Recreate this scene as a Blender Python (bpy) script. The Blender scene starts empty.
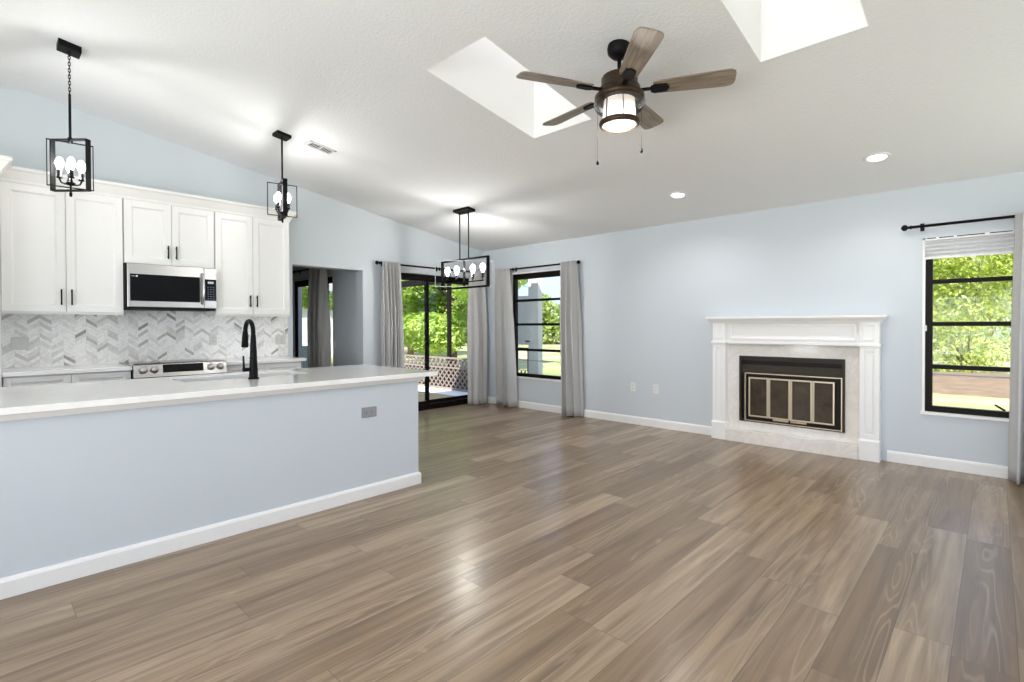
import bpy, math, random
import numpy as np
from mathutils import Matrix, Vector

C = bpy.context.scene.collection
PI = math.pi

# ------------------------------------------------------------------ camera, sky, sun, exposure
def make_camera():
    yaw, pitch, roll, fl, sy = 0.758595662, -0.0108592993, -0.00318096851, 510.2824, -9.82891705
    f = Vector((-math.sin(yaw) * math.cos(pitch), math.cos(yaw) * math.cos(pitch), math.sin(pitch)))
    r0 = Vector((math.cos(yaw), math.sin(yaw), 0))
    u0 = r0.cross(f)
    r = r0 * math.cos(roll) + u0 * math.sin(roll)
    u = -r0 * math.sin(roll) + u0 * math.cos(roll)
    cam = bpy.data.cameras.new('camera')
    o = bpy.data.objects.new('camera', cam)
    C.objects.link(o)
    m = Matrix((r, u, -f)).transposed().to_4x4()
    m.translation = Vector((0, 0, 1.30))
    o.matrix_world = m
    cam.sensor_width = 36
    cam.lens = 36 * fl / 1024
    cam.shift_y = sy / 1024
    cam.clip_start = 0.05
    bpy.context.scene.camera = o
make_camera()

sc = bpy.context.scene
sc.view_settings.view_transform = 'Standard'
sc.view_settings.look = 'None'
sc.view_settings.exposure = 0.12
sc.view_settings.gamma = 1.0
sc.view_settings.use_curve_mapping = False
sc.cycles.max_bounces = 10
sc.cycles.diffuse_bounces = 6
sc.cycles.glossy_bounces = 4
sc.cycles.transparent_max_bounces = 16
sc.cycles.sample_clamp_indirect = 6.0
sc.cycles.caustics_reflective = False
sc.cycles.caustics_refractive = False

def make_sky():
    w = bpy.data.worlds.new('sky')
    sc.world = w
    w.use_nodes = True
    nt = w.node_tree
    nt.nodes.clear()
    out = nt.nodes.new('ShaderNodeOutputWorld')
    bg = nt.nodes.new('ShaderNodeBackground')
    tc = nt.nodes.new('ShaderNodeTexCoord')
    sep = nt.nodes.new('ShaderNodeSeparateXYZ')
    ramp = nt.nodes.new('ShaderNodeValToRGB')
    e = ramp.color_ramp.elements
    e[0].position = 0.0; e[0].color = (0.36, 0.48, 0.68, 1)
    e[1].position = 0.55; e[1].color = (0.34, 0.46, 0.70, 1)
    noi = nt.nodes.new('ShaderNodeTexNoise')
    noi.inputs['Scale'].default_value = 3.0
    noi.inputs['Detail'].default_value = 5.0
    r2 = nt.nodes.new('ShaderNodeValToRGB')
    r2.color_ramp.elements[0].position = 0.54
    r2.color_ramp.elements[1].position = 0.74
    mix = nt.nodes.new('ShaderNodeMixRGB')
    mix.inputs[2].default_value = (1.0, 1.0, 1.0, 1)
    L = nt.links.new
    L(tc.outputs['Generated'], sep.inputs[0]); L(sep.outputs['Z'], ramp.inputs[0])
    L(tc.outputs['Generated'], noi.inputs['Vector']); L(noi.outputs[0], r2.inputs[0])
    L(r2.outputs[0], mix.inputs[0]); L(ramp.outputs[0], mix.inputs[1]); L(mix.outputs[0], bg.inputs[0])
    bg.inputs['Strength'].default_value = 2.4
    L(bg.outputs[0], out.inputs[0])
make_sky()

def add_light(name, kind, loc, energy, color=(1, 1, 1), parent=None, **kw):
    d = bpy.data.lights.new(name, kind)
    d.energy = energy
    d.color = color
    rot = kw.pop('rot', None)
    for k, v in kw.items():
        setattr(d, k, v)
    o = bpy.data.objects.new(name, d)
    C.objects.link(o)
    if parent is not None:
        o.parent = parent
        loc = Vector(loc) - ORG[parent.name]
    o.location = loc
    if rot is not None:
        o.rotation_euler = rot
    return o
ORG = {}

SUN_DIR = Vector((-0.42, 0.52, -0.80)).normalized()
sun = add_light('sun', 'SUN', (0, -10, 20), 11.0, (1, 0.96, 0.9), angle=math.radians(1.0))
sun.rotation_euler = SUN_DIR.to_track_quat('-Z', 'Y').to_euler()

# fill lights added at unseen panes, tilted up except the one the marble reflects
add_light('daylight_fill', 'AREA', (-0.6, -3.05, 1.30), 235, (0.97, 0.98, 1.0), rot=(math.radians(142), 0, 0), shape='RECTANGLE', size=3.0, size_y=2.1)
add_light('daylight_fill', 'AREA', (-3.70, -2.98, 1.31), 45, (0.96, 0.98, 1.0), rot=(math.radians(90), 0, 0), shape='RECTANGLE', size=0.9, size_y=1.5)
add_light('daylight_fill', 'AREA', (1.84, 0.1, 1.30), 10, (0.96, 0.98, 1.0), rot=(0, math.radians(112), 0), shape='RECTANGLE', size=2.0, size_y=3.0)
add_light('daylight_fill', 'AREA', (1.86, 4.6, 1.25), 26, (0.97, 0.98, 1.0), rot=(0, math.radians(135), 0), shape='RECTANGLE', size=2.0, size_y=1.8)

# ------------------------------------------------------------------ materials
def nodes_of(m):
    m.use_nodes = True
    return m.node_tree

def mat(name, col, rough=0.5, metal=0.0, spec=0.5, noise=0.0, nscale=8.0, bump=0.0, bscale=40.0, coat=0.0, emit=None, estr=0.0, transl=0.0):
    """plain paint/metal/fabric: colour with a little procedural variation and bump"""
    m = bpy.data.materials.new(name)
    nt = nodes_of(m)
    b = nt.nodes['Principled BSDF']
    L = nt.links.new
    b.inputs['Base Color'].default_value = (*col, 1)
    b.inputs['Roughness'].default_value = rough
    b.inputs['Metallic'].default_value = metal
    b.inputs['Specular IOR Level'].default_value = spec
    if coat:
        b.inputs['Coat Weight'].default_value = coat
        b.inputs['Coat Roughness'].default_value = 0.08
    tc = nt.nodes.new('ShaderNodeTexCoord')
    n = nt.nodes.new('ShaderNodeTexNoise')
    n.inputs['Scale'].default_value = nscale
    n.inputs['Detail'].default_value = 4
    L(tc.outputs['Object'], n.inputs['Vector'])
    mx = nt.nodes.new('ShaderNodeMixRGB')
    k = max(noise, 0.015)
    mx.inputs[1].default_value = (*[c * (1 - k) for c in col], 1)
    mx.inputs[2].default_value = (*[min(1, c * (1 + k)) for c in col], 1)
    L(n.outputs[0], mx.inputs[0])
    L(mx.outputs[0], b.inputs['Base Color'])
    if bump:
        n2 = nt.nodes.new('ShaderNodeTexNoise')
        n2.inputs['Scale'].default_value = bscale
        n2.inputs['Detail'].default_value = 3
        L(tc.outputs['Object'], n2.inputs['Vector'])
        bp = nt.nodes.new('ShaderNodeBump')
        bp.inputs['Strength'].default_value = bump
        bp.inputs['Distance'].default_value = 0.01
        L(n2.outputs[0], bp.inputs['Height'])
        L(bp.outputs[0], b.inputs['Normal'])
    if emit:
        b.inputs['Emission Color'].default_value = (*emit, 1)
        b.inputs['Emission Strength'].default_value = estr
    if transl:
        out = nt.nodes['Material Output']
        t = nt.nodes.new('ShaderNodeBsdfTranslucent')
        L(mx.outputs[0], t.inputs[0])
        ms = nt.nodes.new('ShaderNodeMixShader')
        ms.inputs[0].default_value = transl
        L(b.outputs[0], ms.inputs[1]); L(t.outputs[0], ms.inputs[2]); L(ms.outputs[0], out.inputs[0])
    return m

def math_node(nt, op, a, b=None, c=None):
    n = nt.nodes.new('ShaderNodeMath')
    n.operation = op
    for i, v in enumerate((a, b, c)):
        if v is None:
            continue
        if isinstance(v, (int, float)):
            n.inputs[i].default_value = v
        else:
            nt.links.new(v, n.inputs[i])
    return n.outputs[0]

def ramp_node(nt, fac, stops, interp='LINEAR'):
    r = nt.nodes.new('ShaderNodeValToRGB')
    r.color_ramp.interpolation = interp
    e = r.color_ramp.elements
    while len(e) < len(stops):
        e.new(0.5)
    for i, (p, c) in enumerate(stops):
        e[i].position = p
        e[i].color = (*c, 1)
    nt.links.new(fac, r.inputs[0])
    return r.outputs[0]

def mix_col(nt, fac, a, b, mode='MIX'):
    n = nt.nodes.new('ShaderNodeMixRGB')
    n.blend_type = mode
    for i, v in enumerate((fac, a, b)):
        if isinstance(v, (int, float)):
            n.inputs[i].default_value = v
        elif isinstance(v, tuple):
            n.inputs[i].default_value = (*v, 1)
        else:
            nt.links.new(v, n.inputs[i])
    return n.outputs[0]

def floor_material():
    m = bpy.data.materials.new('oak_plank_floor')
    nt = nodes_of(m)
    L = nt.links.new
    b = nt.nodes['Principled BSDF']
    tc = nt.nodes.new('ShaderNodeTexCoord')
    sp = nt.nodes.new('ShaderNodeSeparateXYZ')
    L(tc.outputs['Object'], sp.inputs[0])
    X, Y = sp.outputs['X'], sp.outputs['Y']
    W, LEN = 0.19, 1.5
    xr = math_node(nt, 'DIVIDE', math_node(nt, 'ADD', X, 0.12), W)
    row = math_node(nt, 'FLOOR', xr)
    fx = math_node(nt, 'SUBTRACT', xr, row)
    wn = nt.nodes.new('ShaderNodeTexWhiteNoise')
    wn.noise_dimensions = '1D'
    L(row, wn.inputs['W'])
    yr = math_node(nt, 'ADD', math_node(nt, 'DIVIDE', Y, LEN), math_node(nt, 'MULTIPLY', wn.outputs['Value'], 7.3))
    pl = math_node(nt, 'FLOOR', yr)
    fy = math_node(nt, 'SUBTRACT', yr, pl)
    cv = nt.nodes.new('ShaderNodeCombineXYZ')
    L(row, cv.inputs[0]); L(pl, cv.inputs[1])
    w2 = nt.nodes.new('ShaderNodeTexWhiteNoise')
    w2.noise_dimensions = '2D'
    L(cv.outputs[0], w2.inputs['Vector'])
    rnd = w2.outputs['Value']
    # grain: coordinates stretched along the plank and shifted plank by plank
    gx = math_node(nt, 'ADD', math_node(nt, 'MULTIPLY', X, 11.5), math_node(nt, 'MULTIPLY', rnd, 37.0))
    gy = math_node(nt, 'ADD', math_node(nt, 'MULTIPLY', Y, 0.62), math_node(nt, 'MULTIPLY', rnd, 91.0))
    gv = nt.nodes.new('ShaderNodeCombineXYZ')
    L(gx, gv.inputs[0]); L(gy, gv.inputs[1])
    n1 = nt.nodes.new('ShaderNodeTexNoise')
    n1.inputs['Scale'].default_value = 1.6
    n1.inputs['Detail'].default_value = 3
    n1.inputs['Distortion'].default_value = 0.4
    L(gv.outputs[0], n1.inputs['Vector'])
    # cathedral rings from the same noise field
    rv = nt.nodes.new('ShaderNodeCombineXYZ')
    L(math_node(nt, 'ADD', math_node(nt, 'MULTIPLY', X, 6.0), math_node(nt, 'MULTIPLY', rnd, 17.0)), rv.inputs[0])
    L(math_node(nt, 'ADD', math_node(nt, 'MULTIPLY', Y, 0.45), math_node(nt, 'MULTIPLY', rnd, 61.0)), rv.inputs[1])
    n3 = nt.nodes.new('ShaderNodeTexNoise')
    n3.inputs['Scale'].default_value = 1.0
    n3.inputs['Detail'].default_value = 2
    n3.inputs['Distortion'].default_value = 0.25
    L(rv.outputs[0], n3.inputs['Vector'])
    ring = math_node(nt, 'FRACT', math_node(nt, 'MULTIPLY', n3.outputs[0], 19.0))
    ring = math_node(nt, 'ABSOLUTE', math_node(nt, 'SUBTRACT', ring, 0.5))
    # fine pores
    fvx = math_node(nt, 'MULTIPLY', X, 160.0)
    fvy = math_node(nt, 'ADD', math_node(nt, 'MULTIPLY', Y, 5.0), math_node(nt, 'MULTIPLY', rnd, 55.0))
    fv = nt.nodes.new('ShaderNodeCombineXYZ')
    L(fvx, fv.inputs[0]); L(fvy, fv.inputs[1])
    n2 = nt.nodes.new('ShaderNodeTexNoise')
    n2.inputs['Scale'].default_value = 1.0
    n2.inputs['Detail'].default_value = 2
    L(fv.outputs[0], n2.inputs['Vector'])
    col = ramp_node(nt, rnd, [(0.0, FL_A), (0.5, FL_B), (1.0, FL_C)])
    dark = ramp_node(nt, n1.outputs[0], [(0.28, (0.80, 0.80, 0.80)), (0.66, (0.0, 0.0, 0.0))])
    col = mix_col(nt, dark, col, FL_D)
    patch = nt.nodes.new('ShaderNodeTexNoise')
    patch.inputs['Scale'].default_value = 0.55
    L(gv.outputs[0], patch.inputs['Vector'])
    pm = ramp_node(nt, patch.outputs[0], [(0.46, (0, 0, 0)), (0.60, (1, 1, 1))])
    ln = ramp_node(nt, ring, [(0.30, (0, 0, 0)), (0.46, (1, 1, 1))])
    lines = math_node(nt, 'MULTIPLY', math_node(nt, 'MULTIPLY', ln, pm), 0.34)
    col = mix_col(nt, lines, col, FL_E)
    col = mix_col(nt, math_node(nt, 'MULTIPLY', n2.outputs[0], 0.35), col, FL_F)
    # seams
    ex = math_node(nt, 'MINIMUM', fx, math_node(nt, 'SUBTRACT', 1.0, fx))
    ey = math_node(nt, 'MULTIPLY', math_node(nt, 'MINIMUM', fy, math_node(nt, 'SUBTRACT', 1.0, fy)), LEN / W)
    seam = math_node(nt, 'LESS_THAN', math_node(nt, 'MINIMUM', ex, ey), 0.0085)
    col = mix_col(nt, math_node(nt, 'MULTIPLY', seam, 0.6), col, (0.06, 0.04, 0.028))
    L(col, b.inputs['Base Color'])
    b.inputs['Roughness'].default_value = 0.33
    rr = math_node(nt, 'ADD', math_node(nt, 'MULTIPLY', n2.outputs[0], 0.14), 0.29)
    L(rr, b.inputs['Roughness'])
    b.inputs['Specular IOR Level'].default_value = 0.5
    b.inputs['Coat Weight'].default_value = 0.4
    b.inputs['Coat Roughness'].default_value = 0.22
    bp = nt.nodes.new('ShaderNodeBump')
    bp.inputs['Strength'].default_value = 0.25
    bp.inputs['Distance'].default_value = 0.002
    h = math_node(nt, 'SUBTRACT', math_node(nt, 'MULTIPLY', n2.outputs[0], 0.5), seam)
    L(h, bp.inputs['Height'])
    L(bp.outputs[0], b.inputs['Normal'])
    return m
FL_A, FL_B, FL_C = (0.205, 0.128, 0.064), (0.330, 0.225, 0.132), (0.480, 0.350, 0.226)
FL_D, FL_E, FL_F = (0.095, 0.054, 0.025), (0.50, 0.39, 0.28), (0.15, 0.095, 0.052)

def chevron_material():
    m = bpy.data.materials.new('chevron_marble_tile')
    nt = nodes_of(m)
    L = nt.links.new
    b = nt.nodes['Principled BSDF']
    tc = nt.nodes.new('ShaderNodeTexCoord')
    sp = nt.nodes.new('ShaderNodeSeparateXYZ')
    L(tc.outputs['Object'], sp.inputs[0])
    Y, Z = sp.outputs['Y'], sp.outputs['Z']
    HW, PITCH, SL = 0.082, 0.034, 0.72
    cu = math_node(nt, 'DIVIDE', math_node(nt, 'ADD', Y, 10.0), HW)
    ci = math_node(nt, 'FLOOR', cu)
    fu = math_node(nt, 'SUBTRACT', cu, ci)
    par = math_node(nt, 'MODULO', ci, 2.0)
    up = math_node(nt, 'ABSOLUTE', math_node(nt, 'SUBTRACT', fu, par))
    v = math_node(nt, 'DIVIDE', math_node(nt, 'SUBTRACT', math_node(nt, 'ADD', Z, 5.0), math_node(nt, 'MULTIPLY', up, SL * HW)), PITCH)
    vi = math_node(nt, 'FLOOR', v)
    fv = math_node(nt, 'SUBTRACT', v, vi)
    cv = nt.nodes.new('ShaderNodeCombineXYZ')
    L(ci, cv.inputs[0]); L(vi, cv.inputs[1])
    wn = nt.nodes.new('ShaderNodeTexWhiteNoise')
    wn.noise_dimensions = '2D'
    L(cv.outputs[0], wn.inputs['Vector'])
    base = ramp_node(nt, wn.outputs['Value'], [(0.0, (0.30, 0.28, 0.26)), (0.035, (0.46, 0.44, 0.42)), (0.10, (0.64, 0.63, 0.61)), (0.3, (0.80, 0.79, 0.78)), (0.55, (0.89, 0.89, 0.88))])
    n = nt.nodes.new('ShaderNodeTexNoise')
    n.inputs['Scale'].default_value = 14.0
    n.inputs['Detail'].default_value = 5
    n.inputs['Distortion'].default_value = 1.2
    L(tc.outputs['Object'], n.inputs['Vector'])
    vein = ramp_node(nt, n.outputs[0], [(0.46, (1, 1, 1)), (0.52, (0.80, 0.79, 0.78)), (0.58, (1, 1, 1))])
    col = mix_col(nt, 0.7, base, vein, 'MULTIPLY')
    e1 = math_node(nt, 'MINIMUM', fv, math_node(nt, 'SUBTRACT', 1.0, fv))
    e2 = math_node(nt, 'MULTIPLY', math_node(nt, 'MINIMUM', fu, math_node(nt, 'SUBTRACT', 1.0, fu)), HW / PITCH)
    gr = math_node(nt, 'LESS_THAN', math_node(nt, 'MINIMUM', e1, math_node(nt, 'MULTIPLY', e2, 3.0)), 0.04)
    col = mix_col(nt, math_node(nt, 'MULTIPLY', gr, 0.8), col, (0.66, 0.65, 0.63))
    L(col, b.inputs['Base Color'])
    b.inputs['Roughness'].default_value = 0.22
    return m

def marble_material(name, base, dark, scale, amount, rough):
    m = bpy.data.materials.new(name)
    nt = nodes_of(m)
    L = nt.links.new
    b = nt.nodes['Principled BSDF']
    tc = nt.nodes.new('ShaderNodeTexCoord')
    n = nt.nodes.new('ShaderNodeTexNoise')
    n.inputs['Scale'].default_value = scale
    n.inputs['Detail'].default_value = 7
    n.inputs['Distortion'].default_value = 1.6
    L(tc.outputs['Object'], n.inputs['Vector'])
    f = ramp_node(nt, n.outputs[0], [(0.40, (0, 0, 0)), (0.5, (1, 1, 1)), (0.60, (0.1, 0.1, 0.1)), (0.75, (0.5, 0.5, 0.5))])
    col = mix_col(nt, math_node(nt, 'MULTIPLY', f, amount), base, dark)
    L(col, b.inputs['Base Color'])
    b.inputs['Roughness'].default_value = rough
    return m

def wood_material(name, a, bcol, rough, stretch=(1, 1, 1), scale=6.0):
    m = bpy.data.materials.new(name)
    nt = nodes_of(m)
    L = nt.links.new
    b = nt.nodes['Principled BSDF']
    tc = nt.nodes.new('ShaderNodeTexCoord')
    mp = nt.nodes.new('ShaderNodeMapping')
    mp.inputs['Scale'].default_value = stretch
    L(tc.outputs['UV'], mp.inputs[0])
    n = nt.nodes.new('ShaderNodeTexNoise')
    n.inputs['Scale'].default_value = scale
    n.inputs['Detail'].default_value = 5
    n.inputs['Distortion'].default_value = 0.6
    L(mp.outputs[0], n.inputs['Vector'])
    col = ramp_node(nt, n.outputs[0], [(0.3, a), (0.7, bcol)])
    L(col, b.inputs['Base Color'])
    b.inputs['Roughness'].default_value = rough
    return m

def glass_material(name, tint=(1, 1, 1), refl=0.5, rough=0.0):
    m = bpy.data.materials.new(name)
    nt = nodes_of(m)
    nt.nodes.clear()
    L = nt.links.new
    out = nt.nodes.new('ShaderNodeOutputMaterial')
    tr = nt.nodes.new('ShaderNodeBsdfTransparent')
    tr.inputs[0].default_value = (*tint, 1)
    gl = nt.nodes.new('ShaderNodeBsdfGlossy')
    gl.inputs['Roughness'].default_value = rough
    fr = nt.nodes.new('ShaderNodeFresnel')
    fr.inputs['IOR'].default_value = 1.45
    mx = nt.nodes.new('ShaderNodeMixShader')
    L(math_node(nt, 'MULTIPLY', fr.outputs[0], refl), mx.inputs[0])
    L(tr.outputs[0], mx.inputs[1]); L(gl.outputs[0], mx.inputs[2]); L(mx.outputs[0], out.inputs[0])
    return m

def translucent_material(name, col, amount):
    m = bpy.data.materials.new(name)
    nt = nodes_of(m)
    L = nt.links.new
    b = nt.nodes['Principled BSDF']
    b.inputs['Base Color'].default_value = (*col, 1)
    b.inputs['Roughness'].default_value = 0.4
    t = nt.nodes.new('ShaderNodeBsdfTranslucent')
    t.inputs[0].default_value = (*col, 1)
    ms = nt.nodes.new('ShaderNodeMixShader')
    ms.inputs[0].default_value = amount
    L(b.outputs[0], ms.inputs[1]); L(t.outputs[0], ms.inputs[2]); L(ms.outputs[0], nt.nodes['Material Output'].inputs[0])
    return m

def leaf_material(name, stops, scale):
    m = bpy.data.materials.new(name)
    nt = nodes_of(m)
    L = nt.links.new
    b = nt.nodes['Principled BSDF']
    tc = nt.nodes.new('ShaderNodeTexCoord')
    n = nt.nodes.new('ShaderNodeTexNoise')
    n.inputs['Scale'].default_value = scale
    n.inputs['Detail'].default_value = 6
    L(tc.outputs['Object'], n.inputs['Vector'])
    col = ramp_node(nt, n.outputs[0], stops)
    L(col, b.inputs['Base Color'])
    b.inputs['Roughness'].default_value = 0.5
    t = nt.nodes.new('ShaderNodeBsdfTranslucent')
    L(col, t.inputs[0])
    ms = nt.nodes.new('ShaderNodeMixShader')
    ms.inputs[0].default_value = 0.45
    L(b.outputs[0], ms.inputs[1]); L(t.outputs[0], ms.inputs[2]); L(ms.outputs[0], nt.nodes['Material Output'].inputs[0])
    return m

def emit_material(name, col, strength):
    m = bpy.data.materials.new(name)
    nt = nodes_of(m)
    b = nt.nodes['Principled BSDF']
    b.inputs['Base Color'].default_value = (*col, 1)
    b.inputs['Emission Color'].default_value = (*col, 1)
    b.inputs['Emission Strength'].default_value = strength
    return m

M = {}
M['wall'] = mat('pale_blue_wall_paint', (0.575, 0.625, 0.668), 0.55, noise=0.01, nscale=2, bump=0.05, bscale=120)
M['ceiling'] = mat('textured_white_ceiling', (0.79, 0.805, 0.82), 0.85, spec=0.2, noise=0.02, nscale=40, bump=0.4, bscale=55)
M['trim'] = mat('white_trim_paint', (0.84, 0.84, 0.83), 0.35)
M['cabinet'] = mat('white_cabinet_paint', (0.82, 0.82, 0.81), 0.35)
M['floor'] = floor_material()
M['tile'] = chevron_material()
M['quartz'] = marble_material('white_quartz', (0.90, 0.90, 0.89), (0.78, 0.77, 0.76), 5.0, 0.22, 0.08)
M['marble'] = marble_material('cream_marble', (0.80, 0.77, 0.73), (0.64, 0.60, 0.56), 5.0, 0.40, 0.10)
M['black'] = mat('matte_black_metal', (0.005, 0.005, 0.0055), 0.5, spec=0.12)
M['bronze'] = mat('dark_bronze_frame', (0.007, 0.005, 0.004), 0.45, spec=0.12)
M['steel'] = mat('brushed_stainless_steel', (0.56, 0.55, 0.54), 0.28, metal=1.0, noise=0.05, nscale=60)
M['blackglass'] = mat('black_glass', (0.003, 0.003, 0.004), 0.06, spec=0.25)
M['basin'] = mat('dull_sink_steel', (0.30, 0.30, 0.30), 0.42, metal=0.9)
M['rubber'] = mat('dark_plastic', (0.014, 0.014, 0.014), 0.6, spec=0.2)
M['curtain'] = mat('grey_curtain_fabric', (0.60, 0.595, 0.59), 0.85, spec=0.15, noise=0.06, nscale=50, bump=0.1, bscale=300, transl=0.18)
M['shade'] = mat('white_window_shade_fabric', (0.80, 0.81, 0.83), 0.7, transl=0.25)
M['glass'] = glass_material('clear_window_glass', (1, 1, 1), 0.2)
M['lampglass'] = glass_material('clear_lamp_glass', (0.95, 0.95, 0.95), 0.8)
M['frost'] = mat('frosted_lamp_glass', (0.9, 0.88, 0.85), 0.3, transl=0.6, emit=(1.0, 0.93, 0.85), estr=0.45)
M['bulb'] = emit_material('lit_bulb', (1.0, 0.97, 0.93), 14.0)
M['lens'] = emit_material('lit_downlight_lens', (1.0, 0.99, 0.97), 3.0)
M['display'] = emit_material('dim_display', (0.45, 0.47, 0.5), 0.25)
M['fanmotor'] = mat('oil_rubbed_bronze', (0.055, 0.035, 0.022), 0.35, metal=0.75, noise=0.3, nscale=20)
M['blade'] = wood_material('weathered_wood_blade', (0.13, 0.10, 0.075), (0.33, 0.265, 0.205), 0.40, (1.2, 14, 1), 4.0)
M['skypane'] = translucent_material('opal_skylight_pane', (0.90, 0.88, 0.85), 0.85)
M['brass'] = mat('brushed_brass_frame', (0.60, 0.50, 0.36), 0.35, metal=0.85)
M['darkback'] = mat('dark_backing', (0.022, 0.017, 0.012), 0.5, spec=0.25, noise=0.2)
M['firefront'] = mat('bronze_firebox_metal', (0.030, 0.023, 0.015), 0.45, spec=0.25, noise=0.2)
M['smoked'] = mat('smoky_fireplace_glass', (0.050, 0.036, 0.022), 0.16, spec=0.3, noise=0.9, nscale=9)
M['plate'] = mat('white_plastic_plate', (0.76, 0.76, 0.76), 0.4)
M['tileplate'] = mat('light_grey_plastic_plate', (0.62, 0.62, 0.61), 0.4)
M['greyplate'] = mat('grey_metal_plate', (0.30, 0.31, 0.32), 0.4, metal=0.3)
M['concrete'] = mat('light_porch_concrete', (0.80, 0.79, 0.79), 0.7, noise=0.04, nscale=4)
M['porchwood'] = mat('weathered_grey_lattice_wood', (0.25, 0.205, 0.175), 0.8, noise=0.2, nscale=12)
M['soffit'] = mat('pale_soffit_paint', (0.75, 0.75, 0.74), 0.8)
M['screendoor'] = mat('grey_porch_door_paint', (0.62, 0.60, 0.57), 0.6)
M['leaf'] = leaf_material('sunny_green_leaves', [(0.28, (0.12, 0.24, 0.03)), (0.48, (0.36, 0.52, 0.08)), (0.68, (0.62, 0.72, 0.26))], 1.3)
M['leaf2'] = leaf_material('pale_green_leaves', [(0.25, (0.18, 0.27, 0.06)), (0.5, (0.36, 0.46, 0.13)), (0.75, (0.56, 0.60, 0.30))], 0.8)
M['leaf3'] = leaf_material('bright_hedge_leaves', [(0.28, (0.14, 0.22, 0.025)), (0.42, (0.36, 0.47, 0.05)), (0.56, (0.56, 0.64, 0.14)), (0.70, (0.72, 0.72, 0.50))], 3.5)
M['bark'] = mat('grey_brown_bark', (0.16, 0.115, 0.08), 0.9, noise=0.4, nscale=10, bump=0.5, bscale=25)
M['mulch'] = mat('brown_mulch', (0.17, 0.118, 0.075), 0.95, noise=0.6, nscale=9, bump=0.8, bscale=60)
M['siding'] = mat('pale_house_siding', (0.72, 0.72, 0.76), 0.8, noise=0.04)
M['roofing'] = mat('grey_roof_shingles', (0.24, 0.23, 0.24), 0.9, noise=0.2, nscale=20)
M['sling'] = mat('green_grey_chair_sling', (0.20, 0.25, 0.20), 0.7, noise=0.1)
def lawn_material():
    m = bpy.data.materials.new('patchy_lawn')
    nt = nodes_of(m)
    L = nt.links.new
    b = nt.nodes['Principled BSDF']
    tc = nt.nodes.new('ShaderNodeTexCoord')
    n = nt.nodes.new('ShaderNodeTexNoise')
    n.inputs['Scale'].default_value = 0.35
    n.inputs['Detail'].default_value = 8
    L(tc.outputs['Object'], n.inputs['Vector'])
    n2 = nt.nodes.new('ShaderNodeTexNoise')
    n2.inputs['Scale'].default_value = 25
    L(tc.outputs['Object'], n2.inputs['Vector'])
    c = ramp_node(nt, n.outputs[0], [(0.35, (0.19, 0.22, 0.08)), (0.5, (0.33, 0.32, 0.16)), (0.62, (0.46, 0.40, 0.27))])
    c = mix_col(nt, math_node(nt, 'MULTIPLY', n2.outputs[0], 0.5), c, (0.20, 0.27, 0.06))
    L(c, b.inputs['Base Color'])
    b.inputs['Roughness'].default_value = 0.95
    return m
M['lawn'] = lawn_material()

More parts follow.
